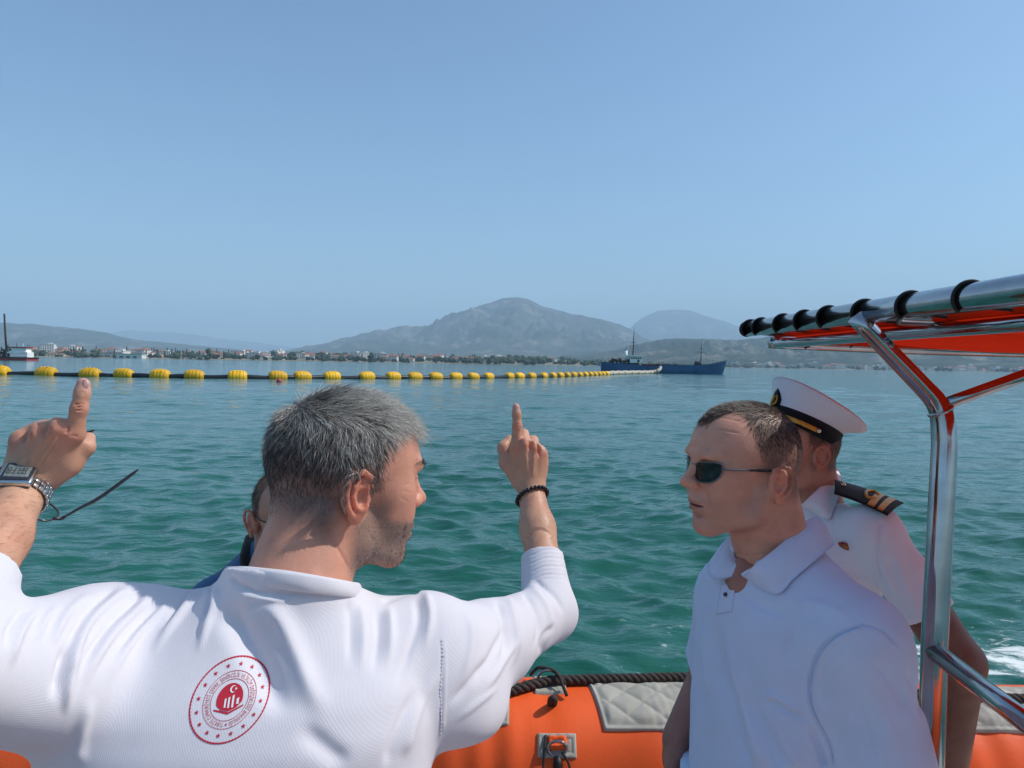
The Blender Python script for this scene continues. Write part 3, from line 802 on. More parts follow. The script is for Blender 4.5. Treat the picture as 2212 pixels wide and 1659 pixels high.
# far cross tube, lower than the side tube, then the right side tube
fc0 = rodA + np.array([.05, -.05, -.040])
obj('cross_tube', *tube(smoothline([fc0, fc0 + np.array([.5, .01, -.012]), farR], 14), .017, 20), STEEL, frame)
obj('cross_tube', *tube([rodC + np.array([.0, .02, -.02]), nearR], .017, 20), STEEL, frame)
obj('edge_tube', *tube([farR + rd * -.02, nearR], RR, 24), STEEL, frame)
in0 = rodA + rd * .10 + np.array([.052, 0, -.045]); in1 = rodC + np.array([.075, 0, -.035])
obj('inner_tube', *tube([in0, in1], .0125, 18), STEEL, frame)
for s in (.33, .66):
    p = rodA + rd * 2.5 * s + np.array([0, 0, -.02]); obj('cross_tube', *tube([p, p + np.array([1.27, 0, -.02])], .0125, 16), STEEL, frame)
# post: slants out from the side tube, bends and drops to the deck
top = U(1846, 682, 1.445); kn1 = U(1990, 832, 1.43); b1 = U(2022, 868, 1.425); b2 = U(2036, 905, 1.42); b3 = U(2040, 960, 1.415); lo = U(2018, 1400, 1.37)
ft = np.array([lo[0] - .01, lo[1] - .03, CAMH - 1.78])
path = np.concatenate([np.linspace(top, kn1, 6), smoothline([kn1, b1, b2, b3], 12)[1:], np.linspace(b3, lo, 8)[1:], np.linspace(lo, ft, 6)[1:]])
rad = np.interp(np.linspace(0, 1, len(path)), [0, .22, .5, 1], [.0170, .0185, .0225, .0235])
post = obj('post', *tube(path, rad, 32), STEEL, frame)
obj('weld_ring', *tube([U(2030, 884, 1.423), U(2033, 890, 1.4228)], .0245, 28), STEEL, post)
obj('brace', *tube([U(2044, 872, 1.43), U(2250, 797, 1.50), U(2420, 735, 1.56)], .0122, 18), STEEL, frame)
rail0 = U(2012, 1402, 1.372); rail1 = U(2212, 1556, 1.125)
rv = (rail1 - rail0) / np.linalg.norm(rail1 - rail0)
obj('hand_rail', *tube([rail0, rail1, rail0 + rv * 1.3], .0175, 24), STEEL, frame)
obj('foot_plate', *tube([ft + np.array([0, 0, .02]), ft], [.05, .055], 24), STEEL, frame)
p2 = np.array([2.02, 1.40, 0]); obj('post', *tube([p2 + np.array([-.12, 0, CAMH + .06]), p2 + np.array([0, 0, CAMH - .2]), p2 + np.array([0, 0, CAMH - 1.78])], .0245, 24), STEEL, frame)
# canvas laced inside the frame, sagging a little
def canvas():
    n, m = 60, 70; u, v = np.meshgrid(np.linspace(0, 1, n), np.linspace(0, 1, m), indexing='ij')
    a0 = rodA + rd * .07 + np.array([.058, 0, -.020]); a1 = rodC + np.array([.058, 0, -.02])
    b0_ = farR + rd * .05 + np.array([-.05, -.05, 0]); b1_ = nearR + np.array([-.05, 0, 0])
    P = (1 - u)[..., None] * ((1 - v)[..., None] * a0 + v[..., None] * a1) + u[..., None] * ((1 - v)[..., None] * b0_ + v[..., None] * b1_)
    sag = -.020 * np.sin(math.pi * u) * np.abs(np.sin(math.pi * (v * 3))) ** .7 - .012 * np.sin(math.pi * u)
    P[..., 2] += sag + .0025 * np.sin(v * 60 + u * 5) * (1 - u) ** 4 + .003 * np.sin(v * 25 + 9 * u) * np.sin(math.pi * u)
    V = P.reshape(-1, 3); K = len(V); V = np.concatenate([V + [0, 0, .0012], V - [0, 0, .0012]])
    i, j = np.meshgrid(np.arange(n - 1), np.arange(m - 1), indexing='ij')
    Q = np.stack([i * m + j, (i + 1) * m + j, (i + 1) * m + j + 1, i * m + j + 1], -1).reshape(-1, 4)
    cv = obj('canvas', V, np.concatenate([Q, Q[:, ::-1] + K]), CANVAS, canopy)
    for q, (e0, e1) in enumerate([(a0, a1), (a0, b0_), (b0_, b1_)]):
        obj('hem', *tube(np.linspace(e0, e1, 12) + np.array([0, 0, -.012 * (q == 1)]), .007, 10), CANVAS, cv)
    for s in np.linspace(.25, .9, 3):
        e0 = a0 + (a1 - a0) * s; obj('seam', *tube(np.linspace(e0, b0_ + (b1_ - b0_) * s, 20) - np.array([[0, 0, .016 * math.sin(math.pi * q) + .003] for q in np.linspace(0, 1, 20)]), .004, 8), CANVAS, cv)
    return a0, a1, b0_
a0, a1, b0_ = canvas()
# lacing: one loop of cord after another round the side tube, then slanting to the canvas edge
def lace(p, axis, out, r, edge, reach):
    axis = nrm(axis); out = nrm(out - axis * (out @ axis)); up = np.cross(out, axis)
    if up[2] < 0: up = -up
    ang = np.linspace(R(-150), R(130), 22)
    ring_ = np.array([p + (r + .0026) * (math.cos(a + R(90)) * out * -1 + math.sin(a + R(90)) * up) + axis * (.020 * i / 21 - .01) for i, a in enumerate(ang)])
    pts = np.vstack([ring_, [edge + axis * reach * .4], [edge + axis * reach]])
    return tube(smoothline(pts, 46), .0030, 8)
for px in (1622, 1645, 1692, 1738, 1790, 1868, 1968, 2098, 2290):
    # parameter along the tube where it is seen at px
    ss = np.linspace(0, 2.4, 600); q = rodA + rd * ss[:, None]; qx, _, qz = proj(q); ok = qz > .1
    s = ss[ok][np.argmin(abs(qx[ok] - px))]
    p = rodA + rd * s; e = a0 + rd * max(s - .07, 0)
    obj('lacing', *lace(p, rd, np.array([1.0, 0, 0]), RR, e, .05), CORD, canopy)
fcd = nrm(farR - fc0)
for i, s in enumerate(np.linspace(.09, 1.18, 10)):
    p = fc0 + fcd * s; e = p + np.array([.03, -.055, .028])
    obj('lacing', *lace(p, fcd, np.array([0, -1.0, 0]), .017, e, .06 if i % 2 else .09), CORD, canopy)
# ================================================================== floating dredge pipeline
YELLOW = mat('yellow_float', (.86, .47, .010), .5, noise=(2.5, .12, 5), spec=.4)
PIPE = mat('black_pipe', (.012, .013, .018), .45, noise=(2, .3, 4))
HOSE = mat('pale_hose', (.50, .44, .34), .7)
def line_pt(px, py):
    """point on the water surface"""
    d = ray(np.array([px], float), np.array([py], float))[0]
    return CAM + d * (CAMH / -d[2])
FL = [(-2, 809), (100, 811), (195, 813), (268, 814), (346, 815.5), (420, 816.5), (513, 817.5), (600, 818), (653, 818), (717, 818), (792, 818.3), (849, 818), (896, 818), (941, 818), (984, 818), (1022, 817.8), (1055, 817.5),
      (1100, 816.6), (1122, 816.4), (1148, 816), (1174, 815.4), (1194, 814.8), (1210, 814.3), (1225, 813.8), (1239, 813.2), (1252, 812.8), (1264, 812.2), (1275, 811.7), (1285, 811.2), (1294, 810.8), (1302, 810.4), (1310, 810.0)]
cen = np.array([line_pt(*p) for p in FL]); cen[:, 2] = 0
pl = empty('floating_pipeline', tuple(cen[8] + [0, 0, 0]), 'long black floating pipeline strung with yellow floats across the bay', 'pipeline')
pathp = np.vstack([cen[0] + (cen[0] - cen[1]) * 3, cen])
sp_ = smoothline(pathp, 300); sp_[:, 2] = .12 + .05 * np.sin(np.arange(300) * .5)
obj('pipe', *tube(sp_, .27, 14), PIPE, pl)
_n, _l = YELLOW.node_tree.nodes, YELLOW.node_tree.links
_oi = _n.new('ShaderNodeObjectInfo'); _mr = _n.new('ShaderNodeMapRange'); _mr.inputs['To Min'].default_value = .72; _mr.inputs['To Max'].default_value = 1.08; _l.new(_oi.outputs['Random'], _mr.inputs['Value'])
_mx = _n.new('ShaderNodeMix'); _mx.data_type = 'RGBA'; _mx.blend_type = 'MULTIPLY'; _mx.inputs['Factor'].default_value = 1; _b = _n['Principled BSDF']
_l.new(_b.inputs['Base Color'].links[0].from_socket, _mx.inputs['A']); _l.new(_mr.outputs[0], _mx.inputs['B']); _l.new(_mx.outputs['Result'], _b.inputs['Base Color'])
def float_mesh():
    # two half shells bolted together: rounded barrel with ribs, notches and a raised band
    prof = [(-1.08, .30), (-1.06, .46), (-.98, .56), (-.80, .68), (-.66, .74), (-.64, .73), (-.58, .735), (-.56, .76), (-.22, .80), (-.20, .788), (-.14, .788), (-.12, .80), (.12, .80), (.14, .788), (.20, .788), (.22, .80), (.56, .76), (.58, .735), (.64, .73), (.66, .74), (.80, .68), (.98, .56), (1.06, .46), (1.08, .30)]
    n = 28; V = []
    for x, r in prof:
        for a in np.arange(n) * 2 * math.pi / n:
            q = r * (1 + .007 * math.cos(8 * a))
            V.append((x, q * math.cos(a), q * math.sin(a)))
    F = []
    for i in range(len(prof) - 1):
        for j in range(n): F.append([i * n + j, i * n + (j + 1) % n, (i + 1) * n + (j + 1) % n, (i + 1) * n + j][::-1])
    F.append(list(range(n))); F.append([(len(prof) - 1) * n + j for j in range(n)][::-1])
    p = [(np.array(V), F)]
    for x in (-.4, .0, .4): p.append(box((x, 0, .80), (.16, .22, .07), bev=.02)); p.append(box((x, -.76, .12), (.10, .08, .12), bev=.02))
    W, G = join(p); me = new_mesh('float', W, G); me.materials.append(YELLOW); return me
FM = float_mesh(); gg = np.random.default_rng(9)
for i in range(len(FL)):
    t = cen[min(i + 1, len(cen) - 1)] - cen[max(i - 1, 0)]; a = math.atan2(t[1], t[0])
    s = np.interp(i, [0, 3, 10, 16, 31], [1.02, .92, .88, .80, .84])
    M = Matrix.Translation(Vector(cen[i] + [0, 0, .20])) @ Matrix.Rotation(a + gg.normal() * .05, 4, 'Z') @ Matrix.Rotation(gg.normal() * .35, 4, 'X') @ Matrix.Rotation(gg.normal() * .035, 4, 'Y') @ Matrix.Diagonal((s, s, s * .94, 1))
    share('float', FM, pl, M)
# pale floating hose from the last float to the ship's side
hp_ = np.array([line_pt(*p) for p in [(1310, 810), (1340, 808.6), (1375, 807.6), (1405, 806.8)]]); hp_[:, 2] = .35
e_ = hp_[-1] + np.array([2.6, 2, .5]); hp_ = np.vstack([hp_, [e_], [e_ + np.array([.8, 1.2, .9])]])
obj('hose', *tube(smoothline(hp_, 60), .45, 12), HOSE, pl)
for i in range(9):
    k = 4 + i * 5; q = smoothline(hp_, 60)[k:k + 3]; obj('hose_collar', *tube(q, .54, 12), HOSE, pl)

# ================================================================== cargo ship
NAVY = mat('ship_blue_paint', (.016, .090, .225), .45, noise=(.4, .25, 6))
NAVY2 = mat('ship_blue_bulwark', (.016, .075, .16), .45, noise=(.5, .25, 6))
SWHITE = mat('ship_white', (.86, .86, .84), .6, noise=(.6, .12, 5))
SDARK = mat('ship_dark_gear', (.025, .025, .03), .7)
RUST = mat('ship_rust', (.13, .055, .03), .85, noise=(.8, .4, 6))
def build_ship():
    stern, bow = line_pt(1303, 804.2), line_pt(1561, 808.6)
    stern[2] = bow[2] = 0
    D = bow - stern; L = np.linalg.norm(D); ax = D / L; side = np.array([ax[1], -ax[0], 0])
    if side[1] > 0: side = -side                       # side faces us
    e = empty('cargo_ship', tuple(stern + D * .5), 'old blue cargo ship with white wheelhouse anchored at the end of the pipeline', 'ship')
    k = L / 273.0 * 1.0                                 # metres per picture pixel at the ship
    S = lambda s, w, z: stern + ax * (s * L) + side * w + np.array([0, 0, z])
    B = L * .075
    st = np.linspace(-.02, 1.035, 60)
    def hw(s, up):                                      # half width
        a = np.clip((s + .02 + up * .01) / .12, 0, 1) ** .5; b = np.clip((1.0 + .035 * up - s) / .24, 0, 1) ** .62
        return B * a * b
    def sheer(s):                                       # top of the hull side
        return k * np.interp(s, [-.02, .10, .22, .30, .36, .46, .462, .62, .80, .90, .97, 1.04], [24, 21.5, 20, 18, 16.5, 16, 19.5, 19.5, 20.5, 23, 28, 33])
    V = []; rows = [-.25, 0, .35, .7, 1.0]
    for s in st:
        for sd in (1, -1):
            for r in rows:
                s2 = min(max(s, -.012 + .02 * (1 - max(r, 0))), 1.0 + .035 * max(r, 0)) if r < 1 else s
                V.append(S(min(s, 1.0 + .033 * max(r, 0)), sd * hw(min(s, 1.0 + .03 * max(r, 0)), max(r, 0)) * (1 if r > 0 else .92), max(r, -.2) * sheer(s) if r > 0 else r * 6 * k))
    c = len(rows); n = len(st); F = []; mi = []
    for i in range(n - 1):
        for sd in (0, 1):
            for r in range(c - 1):
                a = i * 2 * c + sd * c + r; b = (i + 1) * 2 * c + sd * c + r
                f = [a, b, b + 1, a + 1]; F.append(f if sd == 0 else f[::-1])
    F.append([0 + r for r in range(c)] + [c + r for r in range(c)][::-1])
    hull = obj('hull', V, F, NAVY, e, False)
    # deck between the sides
    DV = []; 
    for s in st: DV += [S(s, hw(s, 1) * .98, sheer(s) - 3.0 * k), S(s, -hw(s, 1) * .98, sheer(s) - 3.0 * k)]
    obj('deck', np.array(DV), [[2 * i, 2 * i + 2, 2 * i + 3, 2 * i + 1] for i in range(n - 1)], RUST, e, False)
    Mx = np.stack([ax, -side, [0, 0, 1]], 1)
    bx = lambda s, w, z0, ls, ww, h, bev=0: box(S(s, w, z0 + h / 2), (ls * L, ww, h), Mx, bev)
    # rail cap and rubbing strake
    for q, (z, m_) in enumerate([(1.0, NAVY2), (.62, NAVY2)]):
        P = np.array([S(s, hw(s, z) + .06, z * sheer(s)) for s in st[2:-1]]); obj('strake', *tube(P, .22 * k, 6), m_, hull)
    # bow bulwark, paler blue band
    P = np.array([S(s, hw(s, 1) + .05, sheer(s) - 1.6 * k) for s in st if s > .86]); obj('bow_band', *tube(P, .7 * k, 6), NAVY2, hull)
    # deckhouse aft
    dh = obj('deckhouse', *join([bx(.135, 0, 17 * k, .17, B * 1.5, 11 * k), bx(.245, 0, 14 * k, .09, B * 1.4, 17 * k)]), SDARK, e, False)
    wh = obj('wheelhouse', *join([bx(.268, 0, 23 * k, .105, B * 1.55, 15 * k), bx(.265, 0, 38 * k, .15, B * 1.75, 2.2 * k)]), SWHITE, e, False)
    for q in range(5): obj('window', *bx(.230 + q * .0185, B * .777, 32 * k, .0135, .1, 3.4 * k), PANE, wh, False)
    obj('door', *bx(.285, B * .778, 24 * k, .018, .1, 6.5 * k), PANE, wh, False)
    for q in range(4): obj('porthole', *tube([S(.09 + q * .032, B * .74, 23 * k), S(.09 + q * .032, B * .78, 23 * k)], 1.0 * k, 10), SWHITE, dh)
    fu = obj('funnel', *tube([S(.187, B * .3, 25 * k), S(.186, B * .3, 51 * k)], [3.6 * k, 3.3 * k], 16), SWHITE, e)
    obj('funnel_top', *tube([S(.186, B * .3, 51 * k), S(.186, B * .3, 53 * k)], 2.8 * k, 14), SDARK, fu)
    for q, (s, h) in enumerate([(.075, 9), (.10, 7), (.135, 10)]): obj('deck_gear', *bx(s, B * .3, 26 * k, .022, 2.0, h * .7 * k), SDARK if q % 2 else RUST, e, False)
    obj('stern_rail', *join([tube([S(s, B * .6, 22 * k), S(s, B * .6, 32 * k)], .25 * k, 6) for s in (.04, .06, .08, .10)] + [tube([S(.03, B * .6, 31 * k), S(.12, B * .6, 31 * k)], .25 * k, 6)]), SDARK, e)
    mm = obj('main_mast', *tube([S(.245, 0, 36 * k), S(.250, 0, 66 * k), S(.252, 0, 104 * k)], [1.4 * k, 1.1 * k, .35 * k], 10), SDARK, e)
    for z, w in ((56, 12), (62, 18), (70, 10), (48, 14)): obj('yard', *tube([S(.25 - w * .5 / 273, 0, z * k), S(.25 + w * .5 / 273, 0, z * k)], .35 * k, 6), SDARK, mm)
    for s in (.20, .30, .225): obj('stay', *tube([S(.251, 0, 88 * k), S(s, B * .5, 36 * k)], .13 * k, 5), SDARK, mm)
    obj('aerial', *tube([S(.19, 0, 46 * k), S(.188, 0, 74 * k)], .18 * k, 5), SDARK, e)
    # hold: coaming with lumpy dark cargo and gear
    obj('hatch_coaming', *bx(.545, 0, 9 * k, .46, B * 1.3, 8.5 * k), NAVY, e, False)
    ggq = np.random.default_rng(4)
    for q in range(26):
        s = .325 + q * .0128
        obj('cargo_frame', *bx(s, B * .5, 15 * k, .009, 1.2, ggq.uniform(3, 7) * k), RUST if q % 3 else SDARK, e, False)
    obj('cargo_rail', *tube([S(.32, B * .55, 20.5 * k), S(.66, B * .55, 21 * k)], .5 * k, 6), RUST, e)
    fm = obj('fore_mast', *tube([S(.815, 0, 20 * k), S(.817, 0, 50 * k), S(.817, 0, 80 * k)], [1.1 * k, .8 * k, .3 * k], 10), SDARK, e)
    for z, w in ((58, 14), (50, 22)): obj('yard', *tube([S(.817 - w * .5 / 273, 0, z * k), S(.817 + w * .5 / 273, 0, z * k)], .3 * k, 6), SDARK, fm)
    for s in (.76, .88): obj('stay', *tube([S(.817, 0, 64 * k), S(s, B * .4, 24 * k)], .12 * k, 5), SDARK, fm)
    obj('windlass', *join([bx(.79, 0, 19 * k, .05, B * .8, 8 * k, .2), bx(.785, 0, 26 * k, .035, B * .6, 3 * k, .2)]), SDARK, e)
    for s in (.875, .905, .93): obj('bow_rail', *tube([S(s, 0, 24 * k), S(s + .004, 0, 38 * k)], .22 * k, 5), SWHITE, e)
    obj('anchor', *join([tube([S(.972, hw(.972, .7) + .25, 19 * k), S(.970, hw(.97, .5) + .25, 14 * k)], .5 * k, 6), tube([S(.963, hw(.963, .5) + .3, 15 * k), S(.970, hw(.97, .5) + .3, 13 * k), S(.977, hw(.977, .5) + .3, 15 * k)], .45 * k, 6)]), SDARK, e)
    # rust streaks are real thin plates of corroded doubler along the side
    if 0: obj('fender_hose', *tube(smoothline([S(.455, B + .3, 4 * k), S(.462, B + .9, 9 * k), S(.466, B + .3, 16 * k), S(.465, B * .8, 22 * k)], 20), .9 * k, 8), HOSE, e)
build_ship()

# ================================================================== work barge with its tall pile at the left edge
def build_barge():
    c = line_pt(45, 778.5); c[2] = 0; d = c[1]; k = d / FPX
    e = empty('work_barge', tuple(c), 'red and white work barge with a tall dark pile at the left edge', 'barge')
    at = lambda px, z, dy=0: np.array([c[0] + (px - 45) * k, c[1] + dy, z])
    RED = mat('barge_red', (.36, .022, .03), .5, noise=(.5, .2, 4))
    bx = lambda px0, px1, z0, z1, dy, w: box(((at(px0, 0)[0] + at(px1, 0)[0]) / 2, c[1] + dy, (z0 + z1) / 2 * k), (abs(px1 - px0) * k, w * k, (z1 - z0) * k))
    obj('hull', *bx(-40, 70, -2, 5, 0, 40), RED, e, False)
    obj('deck_edge', *bx(-40, 72, 5, 7, 0, 41), SDARK, e, False)
    ho = obj('deckhouse', *join([bx(20, 66, 7, 18, 0, 22), bx(26, 62, 18, 27, 0, 18)]), SWHITE, e, False)
    for q in range(4): obj('window', *bx(29 + q * 8, 34 + q * 8, 20, 24.5, -9.2, .6), PANE, ho, False)
    for q in range(4): obj('doorway', *bx(24 + q * 11, 29 + q * 11, 7.4, 15, -11.2, .6), PANE if q % 2 else RUST, ho, False)
    obj('roof', *bx(23, 65, 27, 29, 0, 22), RED, e, False)
    obj('machinery', *join([bx(-6, 14, 7, 18, 0, 16), bx(52, 58, 7, 22, -12, 4)]), SDARK, e, False)
    obj('pile', *tube([at(16, -1 * k), at(12, 50 * k), at(9.5, 100 * k)], [2.2 * k, 2.0 * k, 1.8 * k], 14), SDARK, e)
    for q, (px, z) in enumerate([(36, 38), (50, 36), (60, 34), (-2, 40)]): obj('mast', *tube([at(px, 27 * k), at(px, z * k)], .5 * k, 6), SWHITE if q % 2 else SDARK, e)
    obj('rail', *join([tube([at(q, 7 * k, -19 * k), at(q, 11 * k, -19 * k)], .25 * k, 5) for q in range(-38, 72, 6)] + [tube([at(-38, 11 * k, -19 * k), at(70, 11 * k, -19 * k)], .25 * k, 5)]), SWHITE, e)
build_barge()
# a small red marker float and a few gulls' worth of foam are too small; one red buoy below the line
bp_ = line_pt(603, 825); bp_[2] = 0
rb = empty('marker_buoy', tuple(bp_), 'tiny red marker buoy just below the yellow float line', 'buoy')
obj('buoy_body', *tube([bp_ + [0, 0, -.15], bp_ + [0, 0, .05], bp_ + [0, 0, .25], bp_ + [0, 0, .34]], [.16, .26, .2, .05], 14), mat('buoy_red', (.45, .05, .06), .5), rb)
obj('buoy_ring', *tube([bp_ + [.05, 0, .33], bp_ + [0, 0, .42], bp_ + [-.05, 0, .33]], .015, 6), SDARK, rb)
# ================================================================== people: shared modelling
SKIN_A = mat('skin_fair', (.6, .3, .2), .48, attr=True, noise=(34, .11, 6), bump=(260, .30, .0014), sss=(.22, (.012, .004, .002)), spec=.4)
HAIRM = mat('hair', (.1, .1, .1), .42, attr=True, spec=.5)
def smst(a, b, x):
    t = np.clip((x - a) / (b - a), 0, 1); return t * t * (3 - 2 * t)
def head_vol(neck_base, neck_r=.064, h=.0017, jaw=1.0, nose=1.0, ear=(0, 0), chin=0.0, zlow=-.24, mouth=0.0, fat=0.0, neck_top=.056):
    v = Vol((-.135, -.115, zlow), (.145, .115, .145), h)
    def both(p_, k, op='u'):
        fn, lo, hi = p_; v.apply(p_, k, op)
        v.apply((lambda X, Y, Z: fn(X, -Y, Z), np.array([lo[0], -hi[1], lo[2]]), np.array([hi[0], -lo[1], hi[2]])), k, op)
    # skull
    v.apply(ell((-.008, 0, .047), (.097, .0765, .083)))
    v.apply(ell((.030, 0, .040), (.062, .064, .074)), .03)
    v.apply(ell((-.045, 0, .030), (.056, .066, .068)), .03)
    # face mass
    v.apply(ell((.042, 0, -.012), (.049, .058, .072)), .03)
    v.apply(ell((.040, 0, -.052), (.047 * jaw, (.048 + fat) * jaw, .046)), .03)
    both(cone((.002, .052 + fat, -.040), .017, (.014, .050 + fat, -.064), .015), .022)
    both(cone((.014, .050 + fat, -.064), .015, (.074, .018, -.088 - chin), .0145), .022)
    v.apply(ell((.079 + chin * .5, 0, -.087 - chin), (.0165, .021, .016)), .020)
    both(ell((.056, .046, .002), (.026, .020, .021)), .022)                       # cheek bone
    both(ell((.062, .036 + fat * .5, -.030), (.026, .022, .026)), .024)             # cheek
    v.apply(ell((.074, 0, -.050), (.027, .031, .031)), .018)                      # muzzle
    both(ell((.081, .023, .0415), (.0125, .026, .0095), rotM('Z', -14)), .016)      # brow
    v.apply(ell((.084, 0, .044), (.010, .022, .014)), .018)
    both(ell((.0965, .033, .0215), (.0165, .0185, .0115)), .012, 's')              # eye socket
    both(ell((.0735, .0325, .0205), (.0135, .0150, .0125)), .004)                  # eyeball under the lids
    both(ell((.0835, .0325, .0265), (.0065, .0150, .0035)), .004)                  # upper lid fold
    # nose
    v.apply(cone((.0895, 0, .031), .0078, (.108 * nose, 0, -.004), .0098), .014)
    v.apply(ell((.1105 * nose, 0, -.0085), (.0125, .0115, .0098)), .008)
    both(ell((.1005 * nose, .0125, -.0125), (.0110, .0068, .0082)), .007)
    both(ell((.1065 * nose, .0065, -.0195), (.0055, .0032, .0045)), .002, 's')
    # philtrum, lips
    v.apply(ell((.0945, 0, -.0440), (.0080, .0250, .0058)), .010)
    v.apply(ell((.0938, 0, -.0580), (.0078, .0220, .0060)), .010)
    v.apply(ell((.103, 0, -.0512), (.0200, .0310, .0014 + mouth)), .0025, 's')
    v.apply(ell((.0965, 0, -.0705), (.008, .016, .0045)), .009, 's')
    # neck with muscles
    nb = np.asarray(neck_base, float)
    v.apply(cone((-.028, 0, -.035), neck_top, nb, neck_r), .030)
    both(cone((-.030, .056, -.030), .013, nb + np.array([.045, .030, -.005]), .014), .026)
    both(cone((-.055, .030, -.040), .024, nb + np.array([-.022, .036, -.01]), .026), .030)
    v.apply(ell(nb * .5 + np.array([.040, 0, -.030]), (.012, .011, .016)), .018)
    # ears
    e, ez = ear
    E = lambda x, y, z: np.array([x + e, y, z + ez])
    fl = rotM('Z', 24) @ rotM('Y', -10)
    both(ell(E(-.012, .0835, .001), (.0195, .0058, .0310), fl), .006)
    both(ell(E(-.004, .078, -.002), (.014, .009, .020)), .008)
    hx = [E(.004, .0800, .002), E(.0065, .0835, .014), E(.003, .0880, .026), E(-.008, .0925, .0325), E(-.020, .0965, .0290), E(-.0275, .0985, .017), E(-.0285, .0975, .002), E(-.0235, .0940, -.012), E(-.0150, .0890, -.023)]
    for a, b in zip(hx[:-1], hx[1:]): both(cone(a, .0037, b, .0037), .0022)
    both(ell(E(-.0085, .0850, -.0275), (.0085, .0050, .0090)), .005)
    both(ell(E(-.0035, .0915, -.0010), (.0090, .0090, .0125)), .004, 's')           # concha
    both(ell(E(-.0060, .0945, .0175), (.0095, .0055, .0060), rotM('Y', 30)), .003, 's')
    ax_ = [E(-.0110, .0895, .0230), E(-.0165, .0920, .0120), E(-.0170, .0920, .0000), E(-.0120, .0895, -.0110)]
    for a, b in zip(ax_[:-1], ax_[1:]): both(cone(a, .0030, b, .0030), .0025)
    both(ell(E(.0045, .0815, -.0045), (.0042, .0045, .0062)), .003)
    both(ell(E(-.0075, .0885, -.0150), (.0042, .0038, .0040)), .003)
    V, Q = v.mesh()
    return relax(V, Q, 1), Q
def skin_cols(V, base, ear=(0, 0), hairmask=None, scalp=(.10, .09, .085), stub=None, stubcol=(.30, .22, .19), lip=(.42, .14, .12), stubamt=.7):
    x, y, z = V.T; y = np.abs(y); c = np.tile(np.asarray(base, float), (len(V), 1))
    def blend(w, col, a=1.0):
        nonlocal c
        c = c * (1 - (w * a)[:, None]) + np.asarray(col) * (w * a)[:, None]
    red = np.array(base) * [1.06, .76, .70]
    eg = smst(.082, .090, y) * smst(-.045, -.03, z - ear[1])
    blend(eg, red, .8)
    blend(np.exp(-(((x - .112) / .018) ** 2 + (y / .016) ** 2 + ((z + .010) / .016) ** 2)), red, .6)
    blend(np.exp(-(((x - .075) / .03) ** 2 + ((y - .042) / .02) ** 2 + ((z + .012) / .02) ** 2)), red, .45)
    lw = np.exp(-(np.maximum(0, (y - .012) / .012) ** 2 + ((z + .0515) / .0095) ** 4)) * smst(.090, .098, x)
    blend(lw, lip, .85)
    blend(np.exp(-(((x - .084) / .012) ** 2 + ((y - .033) / .017) ** 2 + ((z - .0205) / .0022) ** 2)), (.05, .03, .025), .8)
    if stub is not None:
        blend(stub(x, y, z), stubcol, stubamt)
    if hairmask is not None:
        blend(hairmask(x, y, z), scalp, .80)
    return c
def sample(V, Q, mask, n, seed, N=None):
    """random points on the surface where mask (0..1) holds"""
    gq = np.random.default_rng(seed); N = normals(V, Q) if N is None else N
    ctr = V[Q].mean(1); ar = np.linalg.norm(np.cross(V[Q[:, 2]] - V[Q[:, 0]], V[Q[:, 3]] - V[Q[:, 1]]), axis=1)
    w = ar * mask(ctr[:, 0], np.abs(ctr[:, 1]), ctr[:, 2])
    i = gq.choice(len(Q), n, p=w / w.sum()); a, b = gq.uniform(size=(2, n, 1))
    q = V[Q[i]]; P = (1 - a) * (1 - b) * q[:, 0] + a * (1 - b) * q[:, 1] + a * b * q[:, 2] + (1 - a) * b * q[:, 3]
    return P, N[Q[i, 0]], gq
def strands(P, D, B, L, rad, cols, segs=4):
    """fine tapering hairs: root P, direction D, bend B, length L"""
    n = len(P); t = np.linspace(0, 1, segs + 1)
    C = P[:, None] + D[:, None] * (L[:, None] * t)[..., None] + B[:, None] * (L[:, None] * t ** 2)[..., None]
    T = nrm_rows(D); a = np.where(np.abs(T[:, 2:3]) < .9, [[0, 0, 1.0]], [[1.0, 0, 0]]); S = nrm_rows(np.cross(T, a)); W = np.cross(T, S)
    rr = rad[:, None] * np.interp(t, [0, .6, 1], [1, .8, .15])
    V = np.stack([C + rr[..., None] * (math.cos(k) * S + math.sin(k) * W)[:, None] for k in (0, 2.094, 4.189)], 2)   # n, segs+1, 3, 3
    V = V.reshape(-1, 3); base = (np.arange(n) * (segs + 1) * 3)[:, None, None]
    i = (np.arange(segs) * 3)[None, :, None]; j = np.arange(3)[None, None, :]
    a0_, a1_ = base + i + j, base + i + (j + 1) % 3
    Q = np.stack([a0_, a1_, a1_ + 3, a0_ + 3], -1).reshape(-1, 4)
    return V, Q, np.repeat(cols, (segs + 1) * 3, axis=0)
def nrm_rows(v): return v / (np.linalg.norm(v, axis=1)[:, None] + 1e-12)
def face_to(yaw, pitch=0, roll=0):
    """head axes: forward = (cos yaw, sin yaw), pitch up positive"""
    return np.array(Matrix.Rotation(R(yaw), 3, 'Z') @ Matrix.Rotation(R(-pitch), 3, 'Y') @ Matrix.Rotation(R(roll), 3, 'X'))
CLOTH_BUMP = None
